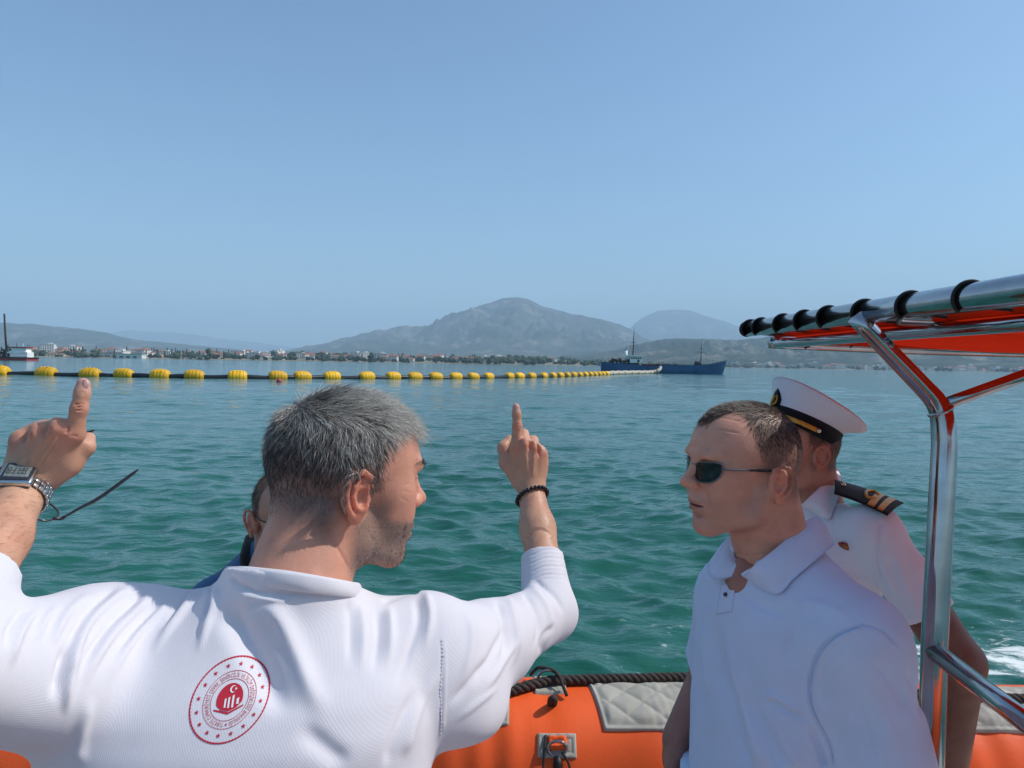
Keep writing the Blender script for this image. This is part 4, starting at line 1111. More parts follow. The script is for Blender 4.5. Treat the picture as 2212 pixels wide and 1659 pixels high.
def cloth(name, color, weave=900, strength=.25, sheen=.15, rough=.85, var=.04, noise_s=18):
    m = mat(name, color, rough, noise=(noise_s, var, 4), sheen=sheen, spec=.2)
    n, l = m.node_tree.nodes, m.node_tree.links; b = n['Principled BSDF']
    tc = n.new('ShaderNodeTexCoord'); vo = n.new('ShaderNodeTexVoronoi'); vo.inputs['Scale'].default_value = weave
    l.new(tc.outputs['Object'], vo.inputs['Vector'])
    bp = n.new('ShaderNodeBump'); bp.inputs['Strength'].default_value = strength; bp.inputs['Distance'].default_value = .0012; l.new(vo.outputs['Distance'], bp.inputs['Height'])
    nz = n.new('ShaderNodeTexNoise'); nz.inputs['Scale'].default_value = 14; nz.inputs['Detail'].default_value = 5; l.new(tc.outputs['Object'], nz.inputs['Vector'])
    b2 = n.new('ShaderNodeBump'); b2.inputs['Strength'].default_value = .22; b2.inputs['Distance'].default_value = .004; l.new(nz.outputs['Fac'], b2.inputs['Height']); l.new(bp.outputs[0], b2.inputs['Normal'])
    l.new(b2.outputs[0], b.inputs['Normal'])
    return m
def knit(m, period, strength):
    """regular knit relief: tiny dimples in rows"""
    n, l = m.node_tree.nodes, m.node_tree.links; b = n['Principled BSDF']; tc = n.new('ShaderNodeTexCoord'); sp = n.new('ShaderNodeSeparateXYZ'); l.new(tc.outputs['Object'], sp.inputs[0])
    def mt(op, a, b_):
        q = n.new('ShaderNodeMath'); q.operation = op
        for s_, v in zip(q.inputs, (a, b_)):
            if v is None: continue
            if isinstance(v, (int, float)): s_.default_value = v
            else: l.new(v, s_)
        return q.outputs[0]
    k = 2 * math.pi / period
    a = mt('SINE', mt('MULTIPLY', sp.outputs['X'], k), None); y = mt('ADD', mt('MULTIPLY', sp.outputs['Y'], -.75), sp.outputs['Z']); c = mt('SINE', mt('MULTIPLY', y, k), None)
    h = mt('MULTIPLY', a, c); bp = n.new('ShaderNodeBump'); bp.inputs['Strength'].default_value = strength; bp.inputs['Distance'].default_value = .0009; l.new(h, bp.inputs['Height'])
    old = b.inputs['Normal'].links[0].from_socket; l.new(old, bp.inputs['Normal']); l.new(bp.outputs[0], b.inputs['Normal'])
TROUSER = cloth('navy_trousers', (.03, .035, .05), 700)
TROUSER_W = cloth('white_trousers', (.7, .69, .68), 700)
SHOE = mat('dark_shoe', (.02, .02, .02), .5)
def legs(parent, cx, cy, hipz, ang, material, waist=.155):
    """hips, legs and shoes standing on the deck"""
    dz = CAMH - 1.78; u = np.array([math.cos(ang), math.sin(ang), 0]); f = np.array([math.sin(ang), -math.cos(ang), 0])
    c = np.array([cx, cy, 0.0])
    v = Vol((cx - .4, cy - .4, dz + .03), (cx + .4, cy + .4, hipz + .2), .012)
    v.apply(loft([hipz - .16, hipz, hipz + .17], [cx] * 3, [cy] * 3, [.165, .18, waist + .005], [.115, .125, .11], ang))
    for s in (-1, 1):
        hp0 = c + u * s * .09 + np.array([0, 0, hipz - .08]); kn0 = c + u * s * .12 + np.array([0, 0, (hipz + dz) / 2]) - f * -.01; fo = c + u * s * .13 + np.array([0, 0, dz + .06])
        v.apply(cone(hp0, .088, kn0, .066), .05); v.apply(cone(kn0, .066, fo, .056), .03)
    V, Q = v.mesh(); obj('trousers', relax(V, Q, 2), Q, material, parent)
    for s in (-1, 1):
        fo = c + u * s * .13
        w = Vol(fo + np.array([-.2, -.2, dz - .01]), fo + np.array([.2, .2, dz + .14]), .008)
        w.apply(cone(fo + np.array([0, 0, dz + .05]) - f * .05, .042, fo + np.array([0, 0, dz + .04]) + f * .15, .038)); w.apply((lambda X, Y, Z: dz + .002 - Z + 0 * X + 0 * Y, fo + np.array([-.3, -.3, dz - .05]), fo + np.array([.3, .3, dz + .003])), 0, 's')
        V, Q = w.mesh(); obj('shoe', V, Q, SHOE, parent)
def crop(V, Q, m):
    """keep faces whose vertices all satisfy m"""
    k = m[Q].all(1); Q = Q[k]; used = np.unique(Q); mp = np.full(len(V), -1); mp[used] = np.arange(len(used))
    return V[used], mp[Q]
def weld(parts):
    """join body pieces that run into one another under the clothes into one connected mesh"""
    V, Q = joinq(parts); offs = np.cumsum([0] + [len(p[0]) for p in parts]); main = parts[-1][0]; mo = offs[len(parts) - 1]; extra = []
    for i in range(len(parts) - 1):
        P = parts[i][0]; c = main.mean(0); a = int(np.argmin(np.linalg.norm(P - c, axis=1)))
        d = np.linalg.norm(main - P[a], axis=1); b = np.argsort(d)[:3]
        extra.append([offs[i] + a, mo + int(b[0]), mo + int(b[1]), mo + int(b[2])])
    return V, np.concatenate([Q, np.array(extra)])
# ================================================================== man in white long-sleeved shirt, pointing with both hands
pa = empty('person', (-.31, .88, CAMH - 1.78), 'man seen from behind in white long sleeved shirt pointing with both raised hands', 'person')
MA = face_to(30, -8, 0); OA = U(744, 1052, 1.0)
toA = lambda P: (np.asarray(P) - OA) @ MA            # world -> head
nbA = toA(U(648, 1262, .935))
VA, QA = head_vol(nbA, .066, h=.0016, jaw=.98, nose=1.0, mouth=.0012, zlow=-.23)
def hairA(x, y, z):
    """where the hair grows, 0..1"""
    side = smst(.030, .040, z - np.clip((x + .01) * .9, -.03, .06))                # temples and above the ear
    front = 1 - smst(.0, .010, x - np.interp(z, [.03, .05, .075, .10, .13], [.040, .052, .066, .072, .08]))
    s1 = side * front * smst(-.005, .010, z)
    back = smst(.016, .046, -x) * smst(-.074, -.026, z + (x + .05) * .35)
    burn = np.exp(-(((x - .014) / .010) ** 2)) * smst(-.004, .012, z) * smst(.05, .06, y)
    return np.clip(np.maximum(np.maximum(s1, back), burn * .8), 0, 1)
def stubA(x, y, z):
    w = smst(-.024, -.042, z) * smst(-.115, -.085, z) + smst(.004, -.02, z) * smst(.002, .020, x) * (1 - smst(.032, .055, x)) * smst(.045, .055, y)
    w = np.maximum(w, np.exp(-(((z + .034) / .006) ** 2 + ((x - .10) / .012) ** 2 + (y / .026) ** 4)))
    w = np.clip(w, 0, 1) * smst(-.012, .010, x)
    return w * (1 - np.exp(-(((x - .10) / .014) ** 2 + (y / .022) ** 4 + ((z + .051) / .009) ** 2)))
skA = (.60, .285, .195)
cA = skin_cols(VA, skA, (0, 0), hairA, (.085, .075, .07), stubA, (.23, .165, .135), stubamt=.8)
NA = normals(VA, QA)
def hair_obj(V, Q, N, mask, n, seed, flow, length, rad, colf, Mh, Oh, parent, name='hair', segs=4, lift=.45, jitter=.22, clump=.0):
    P, Nn, gq = sample(V, Q, mask, n, seed, N)
    Fw = flow(P); Fw = Fw - Nn * (Fw * Nn).sum(1)[:, None]; Fw = nrm_rows(Fw)
    Fw = nrm_rows(Fw + clump * np.stack([fbm(P * 70, 90 + q, 2, 1.0) for q in range(3)], 1)); Fw = nrm_rows(Fw - Nn * (Fw * Nn).sum(1)[:, None])
    lf = lift(P) if callable(lift) else lift
    lf = np.broadcast_to(np.asarray(lf, float), (n,))[:, None]
    D = nrm_rows(Nn * lf + Fw * (1 - lf) + gq.normal(size=P.shape) * jitter)
    B = Fw * .35 - Nn * lf * .45 + gq.normal(size=P.shape) * .10
    L = length(P) * gq.uniform(.7, 1.15, n)
    C = colf(P, gq)
    W, Qs, cc = strands(P - Nn * .001, D, B, L, rad * gq.uniform(.7, 1.2, n), C, segs)
    return obj(name, xf(W, Mh, Oh), Qs, HAIRM, parent, True, cc)
crownA = np.array([-.052, 0, .118])
def flowA(P):
    d = P - crownA; d[:, 2] *= .6
    d = nrm_rows(d)
    top = smst(.07, .11, P[:, 2])[:, None]
    fw = np.array([[.9, 0, .05]]) + 0 * P
    dn = np.stack([np.where(P[:, 0] > -.02, .25, -.05), 0 * P[:, 0], -np.ones(len(P))], 1)
    return nrm_rows(top * (fw * .8 + d * .6) + (1 - top) * (dn + d * .3))
def lenA(P):
    z, x = P[:, 2], P[:, 0]
    return np.interp(z, [-.06, -.02, .03, .07, .10, .13], [.003, .005, .010, .016, .023, .024]) * np.where(x > .05, 1.25, 1)
def colA(P, gq):
    n = len(P); u = gq.uniform(size=n)
    grey = .22 * fbm(P * 55, 4, 2, 1.0) + .40 + .34 * smst(.02, .09, P[:, 2]) + .16 * smst(-.02, .06, P[:, 0]) - .25 * smst(-.03, -.09, P[:, 0]) * (1 - smst(.05, .1, P[:, 2]))
    k = np.clip((u < grey) * gq.uniform(.35, 1.0, n) * np.interp(P[:, 2], [-.05, .0, .04], [.25, .5, 1]) + gq.uniform(0, .12, n), 0, 1)[:, None]
    return (1 - k) * np.array([.020, .017, .016]) + k * np.array([.78, .74, .68])
hair_obj(VA, QA, NA, hairA, 21000, 21, flowA, lenA, .00033, colA, MA, OA, pa, lift=lambda P: np.interp(P[:, 2], [-.05, .03, .10], [.16, .20, .30]), jitter=.17, clump=.28)
def stub_flow(P): return np.tile([[.3, 0, -1.0]], (len(P), 1))
hair_obj(VA, QA, NA, lambda x, y, z: stubA(x, y, z) ** 1.5, 5200, 22, stub_flow, lambda P: np.where(P[:, 2] < -.075, .0042, .0030) * np.where(P[:, 0] > .06, 1.3, 1), .00022,
         lambda P, gq: np.where(gq.uniform(size=(len(P), 1)) < np.where((P[:, :1] > .06) & (P[:, 2:] < -.07), .12, .42), [[.42, .38, .34]], [[.045, .032, .028]]), MA, OA, pa, 'stubble', 2, .6, .35)
def browA(x, y, z): return np.exp(-(((z - .045 - (y - .03) * .12) / .0045) ** 2 + ((y - .032) / .017) ** 4)) * smst(.06, .075, x)
hair_obj(VA, QA, NA, browA, 420, 23, lambda P: np.stack([0 * P[:, 0], np.sign(P[:, 1]), .3 + 0 * P[:, 0]], 1), lambda P: .008 + 0 * P[:, 0], .00035,
         lambda P, gq: np.where(gq.uniform(size=(len(P), 1)) < .3, [[.3, .27, .24]], [[.03, .022, .02]]), MA, OA, pa, 'eyebrows', 2, .3, .2)

# ---- hands and forearms
def hand_part(pts_fn, h, build):
    pass
def body_vol(lo, hi, h): return Vol(np.minimum(lo, hi), np.maximum(lo, hi), h)
# right hand (far), back of the hand towards us, index finger up
dR = 1.40
r_ = lambda x, y, o=0: U(x, y, dR + o)
vr = Vol(r_(1060, 1230, 0) - np.array([.02, .14, .03]), r_(1240, 860, 0) + np.array([.02, .08, .01]), .0016)
wrR = r_(1146, 1052, .004); elR = U(1192, 1322, 1.235)
fd = nrm(elR - wrR)
vr.apply(cone(wrR + fd * .01, .0245, wrR + fd * .09, .0300))
vr.apply(cone(wrR + fd * .09, .0300, wrR + fd * .16, .032), .02)
mcR = [r_(1114, 972, 0), r_(1134, 960, -.006), r_(1154, 967, -.002), r_(1169, 981, .006)]
wsR = [r_(1130, 1042, .006), r_(1140, 1046, 0), r_(1151, 1047, 0), r_(1160, 1048, .006)]
for i in range(4): vr.apply(cone(wsR[i], .0135, mcR[i], .0112), .016)
vr.apply(ell((mcR[1] + mcR[2] + wsR[1] + wsR[2]) / 4 + np.array([0, .012, 0]), (.034, .013, .040)), .014)
chain(vr, [(mcR[0], .0108), (r_(1117, 920, -.004), .0088), (r_(1116, 895, -.003), .0080), (r_(1114.8, 879, -.002), .0070)], .006)
chain(vr, [(mcR[1], .0110), (r_(1131, 938, .030), .0100), (r_(1129, 958, .050), .0090), (r_(1130, 982, .040), .0085)], .005)
chain(vr, [(mcR[2], .0108), (r_(1152, 952, .034), .0096), (r_(1150, 975, .052), .0086), (r_(1150, 996, .040), .0080)], .005)
chain(vr, [(mcR[3], .0102), (r_(1168, 972, .036), .0086), (r_(1166, 993, .048), .0078), (r_(1164, 1008, .038), .0072)], .005)
for q in mcR[1:]: vr.apply(ell(q + np.array([0, -.006, .004]), (.0080, .006, .0085)), .006)
for a, b in ((mcR[1], mcR[2]), (mcR[2], mcR[3])):
    vr.apply(ell((a + b) / 2 + np.array([0, -.009, .006]), (.0034, .006, .010)), .007, 's')
for i in range(1, 4): vr.apply(cone(wsR[i] * .65 + mcR[i] * .35 + np.array([0, -.0125, 0]), .0020, mcR[i] + np.array([0, -.0105, 0]), .0026), .006)   # tendons
chain(vr, [(r_(1120, 1036, .012), .0150), (r_(1093, 1000, .014), .0128), (r_(1087, 966, .020), .0105), (r_(1100, 950, .032), .0092)], .008, .016)
Vr, Qr = vr.mesh(); Vr = relax(Vr, Qr, 1)
Vr = folds(Vr, normals(Vr, Qr), [([(1144, 1036), (1138, 1000), (1134, 972)], 2.6, 2.6, .0014, .3, .2), ([(1150, 1036), (1152, 1005), (1154, 978)], 2.6, 2.6, .0014, .3, .2), ([(1138, 1036), (1126, 1004), (1117, 980)], 2.6, 2.6, .0012, .3, .2),
    ([(1108, 917), (1116, 916), (1126, 917)], 1.4, 1.4, -.0010, .2, .2), ([(1108, 922), (1116, 921), (1126, 922)], 1.4, 1.4, -.0010, .2, .2), ([(1125, 975), (1126, 965), (1125, 955)], 2, 2, -.0018, .2, .3), ([(1145, 980), (1146, 968), (1144, 958)], 2, 2, -.0018, .2, .3), ([(1163, 990), (1164, 980), (1162, 970)], 2, 2, -.0015, .2, .3)])
# left hand (near), back of the hand towards us
dL = .93
l_ = lambda x, y, o=0: U(x, y, dL + o)
wrL = l_(58, 1044, .004); elL = U(-160, 1452, .69)
elM = wrL + (elL - wrL) * .66; vl = Vol(np.minimum(l_(0, 1100, 0), elM) - np.array([.035, .045, .03]), l_(230, 805, 0) + np.array([.02, .09, .01]), .0014)
fl_ = nrm(elL - wrL)
vl.apply(cone(wrL + fl_ * .005, .0265, wrL + fl_ * .10, .0310))
vl.apply(cone(wrL + fl_ * .10, .0310, elM, .037), .02)
mcL = [l_(160, 938, 0), l_(128, 926, -.006), l_(86, 938, -.003), l_(46, 955, .006)]
wsL = [l_(84, 1020, .006), l_(68, 1022, .001), l_(50, 1022, .001), l_(40, 1020, .006)]
for i in range(4): vl.apply(cone(wsL[i], .0145, mcL[i], .0122), .018)
vl.apply(ell((mcL[1] + mcL[2] + wsL[1] + wsL[2]) / 4 + np.array([.002, .012, 0]), (.040, .014, .040)), .016)
chain(vl, [(mcL[0], .0118), (l_(171, 882, -.006), .0096), (l_(177.5, 850, -.004), .0089), (l_(180, 830, -.002), .0080)], .006)
for yy in (874, 880, 886): vl.apply(cone(l_(163, yy, -.0145), .0008, l_(182, yy - 1, -.0145), .0008), .002, 's')
chain(vl, [(mcL[1], .0120), (l_(124, 920, .036), .0105), (l_(128, 950, .056), .0095), (l_(134, 985, .045), .0090)], .005)
chain(vl, [(mcL[2], .0118), (l_(84, 935, .038), .0102), (l_(92, 965, .058), .0092), (l_(100, 1000, .046), .0086)], .005)
chain(vl, [(mcL[3], .0112), (l_(48, 952, .036), .0092), (l_(56, 980, .052), .0084), (l_(66, 1008, .042), .0078)], .005)
for q in mcL[1:]: vl.apply(ell(q + np.array([0, -.006, .005]), (.0092, .006, .0090)), .006)
for a, b in ((mcL[1], mcL[2]), (mcL[2], mcL[3])):
    vl.apply(ell((a + b) / 2 + np.array([0, -.010, .008]), (.0040, .006, .012)), .008, 's')
for i in range(0, 4): vl.apply(cone(wsL[i] * .65 + mcL[i] * .35 + np.array([0, -.0135, 0]), .0020, mcL[i] + np.array([0, -.0110, 0]), .0028), .006)
chain(vl, [(l_(104, 1024, .014), .0165), (l_(150, 1000, .016), .0138), (l_(186, 966, .022), .0098), (l_(191, 948, .040), .0088)], .008, .018)
Vl, Ql = vl.mesh(); Vl = relax(Vl, Ql, 1)
Vl = folds(Vl, normals(Vl, Ql), [([(72, 1014), (100, 975), (126, 938)], 4, 4, .0016, .3, .2), ([(60, 1014), (74, 980), (86, 948)], 4, 4, .0015, .3, .2), ([(84, 1012), (120, 980), (152, 950)], 4, 4, .0013, .3, .2),
    ([(52, 1005), (68, 985), (66, 960)], 2.6, 2.6, .0014, .2, .2), ([(96, 1004), (104, 985), (120, 968), (124, 950)], 2.4, 2.4, .0012, .2, .2), ([(104, 1000), (134, 990), (150, 972)], 2.4, 2.4, .0010, .2, .2),
    ([(162, 874), (172, 872), (184, 874)], 1.6, 1.6, -.0011, .2, .2), ([(161, 880), (172, 879), (184, 880)], 1.6, 1.6, -.0012, .2, .2), ([(160, 887), (171, 886), (183, 887)], 1.6, 1.6, -.0010, .2, .2),
    ([(168, 848), (177, 847), (187, 849)], 1.4, 1.4, -.0008, .2, .2), ([(168, 852), (177, 851), (187, 853)], 1.4, 1.4, -.0008, .2, .2),
    ([(140, 936), (146, 930), (147, 915)], 3, 3, -.0020, .2, .3), ([(105, 940), (108, 930), (108, 920)], 3, 3, -.0022, .2, .3), ([(64, 952), (66, 944), (66, 934)], 3, 3, -.0020, .2, .3),
    ([(148, 944), (160, 941), (172, 946)], 2, 2, -.0010, .3, .3)])
# torso and upper arms inside the shirt, so that the figure is whole
shR, shL = U(905, 1398, .975), U(215, 1412, .905)
zc = lambda z: CAMH + z
vt = Vol((-.82, .55, zc(-.98)), (.22, 1.35, zc(-.22)), .010)
vt.apply(loft([zc(-.95), zc(-.6), zc(-.46), zc(-.41), zc(-.36)], [-.31] * 5, [.90, .885, .90, .935, .94], [.155, .165, .15, .11, .06], [.10, .10, .09, .07, .05], R(10)))
vt.apply(cone(shR, .045, elR, .022), .02); vt.apply(cone(elR, .022, elR + (wrR - elR) * .35, .024), .015)
vt.apply(cone(shL, .05, elL, .046), .03); vt.apply(cone(elL, .046, elL + (wrL - elL) * .3, .040), .02)
Vt, Qt = vt.mesh()
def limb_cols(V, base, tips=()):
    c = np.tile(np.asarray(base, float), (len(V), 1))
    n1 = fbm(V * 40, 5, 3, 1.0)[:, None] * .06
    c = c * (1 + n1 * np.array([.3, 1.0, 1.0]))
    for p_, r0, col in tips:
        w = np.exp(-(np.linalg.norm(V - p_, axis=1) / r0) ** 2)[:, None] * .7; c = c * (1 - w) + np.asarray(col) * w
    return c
handred = np.array(skA) * [.98, .76, .74]
tipsL = [(l_(180, 826, -.006), .014, (.62, .30, .27))] + [(q + np.array([0, -.012, 0]), .014, handred) for q in mcL] + [(l_(172, 880, -.014), .010, handred)]
tipsR = [(r_(1115, 876, -.006), .013, (.62, .30, .27))] + [(q + np.array([0, -.012, 0]), .013, handred) for q in mcR] + [(r_(1117, 920, -.012), .010, handred)]
armc = (.58, .300, .195)
HA = xf(VA, MA, OA)
HA = folds(HA, normals(HA, QA), [([(716, 1165), (735, 1195), (757, 1235)], 3, 4, -.0014, .3, .3),
    ([(868, 1050), (880, 1046), (890, 1048)], 2, 2, -.0005, .3, .3), ([(866, 1060), (878, 1062), (890, 1066)], 2, 2, -.0005, .3, .3), ([(862, 1072), (872, 1080), (884, 1084)], 2, 2, -.0004, .3, .3), ([(880, 1130), (872, 1150), (874, 1170)], 3, 3, -.0014, .3, .3), ([(800, 1150), (812, 1180), (800, 1210)], 5, 5, -.0010, .3, .3)])
VV, QQ = weld([(HA, QA), (Vr, Qr), (Vl, Ql), (Vt, Qt)])
CC = np.concatenate([cA, limb_cols(Vr, armc, tipsR), limb_cols(Vl, armc, tipsL), limb_cols(Vt, armc)])
bodyA = obj('body', VV, QQ, SKIN_A, pa, True, CC)
def nail(c, n_, up, w, l, parent):
    n_ = nrm(n_); up = nrm(up - n_ * (up @ n_)); s = np.cross(up, n_)
    u, v = np.meshgrid(np.linspace(-1, 1, 9), np.linspace(-1, 1, 9)); u, v = u.ravel(), v.ravel()
    k = np.sqrt(1 - .5 * v * v) ; q = np.sqrt(1 - .5 * u * u)
    P = c + s * (u * k * w)[:, None] + up * (v * q * l)[:, None] - n_ * (.45 * w * u * u + .1 * l * v * v)[:, None]
    F = [[j * 9 + i, j * 9 + i + 1, (j + 1) * 9 + i + 1, (j + 1) * 9 + i] for j in range(8) for i in range(8)]
    return obj('fingernail', P, F, NAILM, parent)
NAILM = mat('fingernail', (.66, .36, .32), .28, spec=.5)
nail(l_(180, 831, -.0100), np.array([0, -1, .12]), np.array([.1, .1, 1]), .0056, .0064, bodyA)
nail(r_(1114.8, 880.5, -.0092), np.array([0, -1, .1]), np.array([0, .1, 1]), .0050, .0056, bodyA)

# fine dark hair on the forearms
def arm_hair(V, Q, w, e, lo, hi, n, seed):
    ax_ = nrm(e - w); L = np.linalg.norm(e - w)
    t = lambda x, y, z: None
    N_ = normals(V, Q); ctr = V[Q].mean(1); s = (ctr - w) @ ax_
    m = (s > lo) & (s < hi); gq = np.random.default_rng(seed); ii = gq.choice(np.nonzero(m)[0], n)
    P = ctr[ii] + gq.normal(size=(n, 3)) * .0006; Nn = N_[Q[ii, 0]]
    Fw = nrm_rows(ax_ * -.6 + np.array([.5, 0, -.2]) + gq.normal(size=(n, 3)) * .18); Fw -= Nn * (Fw * Nn).sum(1)[:, None]; Fw = nrm_rows(Fw)
    W, Qs, cc = strands(P, nrm_rows(Fw + Nn * .35), -Nn * .25, gq.uniform(.005, .011, n), np.full(n, .00010), np.tile([[.17, .10, .07]], (n, 1)), 3)
    obj('arm_hair', W, Qs, HAIRM, pa, True, cc)
arm_hair(Vr, Qr, wrR, elR, .01, .15, 700, 61)
arm_hair(Vl, Ql, wrL, elL, .03, .20, 900, 62)

# ---- shirt
WSHIRT = cloth('white_sport_shirt', (.70, .675, .725), 620, .0, .1, .8, .015); knit(WSHIRT, .0026, .10)
vs_ = Vol((-.80, .56, zc(-.62)), (.20, 1.36, zc(-.205)), .0032)
vs_.apply(loft([zc(-.62), zc(-.50), zc(-.43), zc(-.385), zc(-.345), zc(-.318), zc(-.296), zc(-.272), zc(-.225)],
               [-.325, -.322, -.318, -.314, -.306, -.298, -.288, -.281, -.278],
               [.882, .878, .884, .900, .924, .936, .940, .940, .940],
               [.222, .228, .226, .210, .165, .120, .094, .082, .076],
               [.138, .140, .138, .126, .106, .094, .085, .078, .073], R(8), 2.3))
vs_.apply(cone(U(860, 1400, .960), .062, U(905, 1400, .975), .068), .045)
vs_.apply(cone(U(935, 1424, .985), .081, U(1060, 1395, 1.10), .061), .035)
vs_.apply(cone(U(1060, 1388, 1.10), .061, elR + np.array([-.006, 0, 0]), .046), .03)
vs_.apply(ell(U(985, 1490, .985), (.075, .08, .050), rotM('Y', 32)), .05)
vs_.apply(cone(elR + np.array([-.006, 0, 0]), .046, elR + (wrR - elR) * .42, .0385, flat1=True), .018)
vs_.apply(cone(U(330, 1388, .93), .068, shL, .072), .05)
vs_.apply(cone(shL, .074, elL, .064), .05)
vs_.apply(ell(U(120, 1476, .80), (.07, .08, .050)), .05)
cuffL = U(-4, 1262, .845)
vs_.apply(cone(elL, .056, elL + (wrL - elL) * .45, .043, flat1=True), .018)
# open neckline: cut along the tilted plane of the collar
_p0, _p1, _p2 = U(490, 1228, .905), U(757, 1260, .915), U(620, 1238, .864)
_nn = nrm(np.cross(_p1 - _p0, _p2 - _p0)); _nn = _nn if _nn[2] > 0 else -_nn
vs_.apply((lambda X, Y, Z: -((X - _p0[0]) * _nn[0] + (Y - _p0[1]) * _nn[1] + (Z - _p0[2]) * _nn[2]), np.array([-.40, .80, zc(-.34)]), np.array([-.14, 1.06, zc(-.19)])), .004, 's')
VS, QS = vs_.mesh(); VS = relax(VS, QS, 2)
NS = normals(VS, QS)
foldsA = [
    # left shoulder: creases fanning from the collar to the armpit (ridge bright, shadow on the left flank)
    ([(300, 1262), (235, 1305), (190, 1350), (165, 1405), (150, 1465)], 16, 9, .0105, .25, .35),
    ([(262, 1262), (205, 1308), (166, 1358), (140, 1420)], 10, 12, -.0080, .25, .35),
    ([(205, 1280), (160, 1312), (132, 1350), (112, 1400)], 12, 8, .0085, .25, .35),
    ([(350, 1275), (300, 1318), (245, 1370), (205, 1430), (180, 1490)], 15, 9, .0090, .25, .4),
    ([(330, 1262), (280, 1310), (228, 1362), (186, 1425), (165, 1480)], 8, 9, -.0060, .2, .4),
    ([(392, 1283), (340, 1330), (290, 1380), (250, 1440), (225, 1500)], 14, 9, .0075, .3, .5),
    ([(372, 1285), (318, 1335), (268, 1390), (235, 1450)], 7, 8, -.0050, .3, .4),
    ([(440, 1262), (400, 1315), (360, 1368), (325, 1425)], 12, 8, .0075, .2, .5),
    ([(425, 1262), (383, 1315), (345, 1365)], 6, 7, -.0050, .2, .4),
    ([(470, 1262), (462, 1310), (445, 1360), (425, 1420)], 9, 7, .0070, .15, .5),
    ([(455, 1258), (450, 1305), (436, 1352)], 5, 6, -.0055, .15, .5),
    ([(90, 1306), (55, 1350), (32, 1400), (24, 1450)], 10, 8, .0080, .25, .4),
    ([(55, 1305), (22, 1352), (8, 1405)], 8, 9, -.0075, .25, .4),
    ([(130, 1300), (95, 1345), (78, 1390)], 8, 7, .0060, .3, .4),
    ([(150, 1380), (130, 1440), (112, 1520)], 12, 14, -.0090, .3, .4),
    ([(165, 1400), (150, 1470), (140, 1550)], 10, 12, .0080, .3, .4),
    # hollow between the shoulder blades, steep on its right side
    ([(478, 1292), (515, 1350), (556, 1415), (590, 1485), (632, 1552)], 34, 30, -.0175, .2, .35),
    ([(560, 1288), (606, 1345), (640, 1420), (668, 1490), (715, 1560)], 26, 30, .0120, .2, .4),
    ([(640, 1560), (700, 1610), (760, 1659)], 30, 24, -.0070, .4, .3),
    # under the collar
    ([(500, 1262), (570, 1281), (660, 1284), (730, 1292)], 6, 5, -.0040, .15, .4),
    ([(510, 1285), (590, 1297), (660, 1296)], 5, 6, .0032, .2, .4),
    ([(495, 1240), (520, 1262), (560, 1275)], 8, 6, -.0050, .2, .4),
    # right back
    ([(753, 1290), (757, 1360), (756, 1450)], 9, 12, -.0050, .2, .5),
    ([(775, 1290), (785, 1370), (780, 1470)], 12, 10, .0050, .2, .5),
    ([(815, 1305), (816, 1380), (804, 1470)], 8, 12, -.0060, .2, .5),
    ([(840, 1300), (845, 1370), (835, 1460)], 12, 9, .0060, .2, .5),
    ([(897, 1282), (903, 1340), (882, 1410), (850, 1500)], 8, 10, -.0050, .15, .5),
    ([(918, 1272), (930, 1335), (910, 1420)], 11, 9, .0065, .15, .5),
    ([(820, 1302), (850, 1290), (890, 1278)], 7, 8, -.0060, .3, .3),
    # sleeve
    ([(1068, 1280), (1086, 1340), (1092, 1400), (1070, 1460)], 8, 10, -.0060, .2, .4),
    ([(1092, 1275), (1112, 1338), (1118, 1400), (1096, 1455)], 9, 8, .0060, .2, .4),
    ([(1120, 1268), (1152, 1310), (1165, 1360), (1150, 1410)], 6, 8, -.0060, .2, .4),
    ([(1140, 1258), (1178, 1305), (1190, 1355), (1176, 1400)], 8, 7, .0055, .2, .4),
    ([(1150, 1250), (1200, 1290), (1220, 1335)], 6, 6, -.0045, .2, .4),
    ([(1200, 1345), (1178, 1372), (1165, 1420)], 6, 7, -.0060, .3, .3),
    ([(1098, 1345), (1060, 1420), (1020, 1490)], 10, 9, -.0060, .3, .4),
    ([(1125, 1370), (1080, 1440), (1035, 1510)], 9, 8, .0060, .3, .4),
    ([(1058, 1415), (1010, 1480), (965, 1530)], 9, 10, -.0060, .3, .4),
    ([(1080, 1480), (1030, 1520), (980, 1562)], 7, 7, .0040, .3, .4),
    ([(1000, 1300), (1020, 1370), (1005, 1450), (975, 1510)], 10, 11, .0040, .3, .4),
    # waist-ward drag lines
    ([(950, 1440), (905, 1530), (870, 1640)], 14, 12, .0045, .3, .2),
    ([(900, 1480), (860, 1570), (830, 1659)], 12, 14, -.0045, .3, .2),
    ([(200, 1500), (180, 1570), (172, 1659)], 16, 14, .0050, .3, .2),
]
for q in range(9):    # rings of the gathered cuff
    y0 = 1182 + q * 9
    foldsA.append(([(1140 + q * .5, y0 + 12), (1180, y0 - 4), (1222 + q * 2.2, y0)], 2.6, 2.6, -.0022 if q % 2 else -.0013, .15, .15))
foldsA.append(([(953, 1372), (955, 1440), (954, 1510), (950, 1585)], 2.6, 2.6, -.0018, .1, .1))      # armhole seam
foldsA.append(([(958, 1372), (960, 1440), (959, 1510), (955, 1585)], 3.5, 3.5, .0018, .1, .1))
VS = folds(VS, NS, [(a, b * .85, c * .85, d * .85, e, f) for a, b, c, d, e, f in foldsA])
VS = relax(VS, QS, 1, .3)
NS = normals(VS, QS)
VS = VS + NS * (fbm(VS, 8, 3, 20.0, .5) * .0009)[:, None]
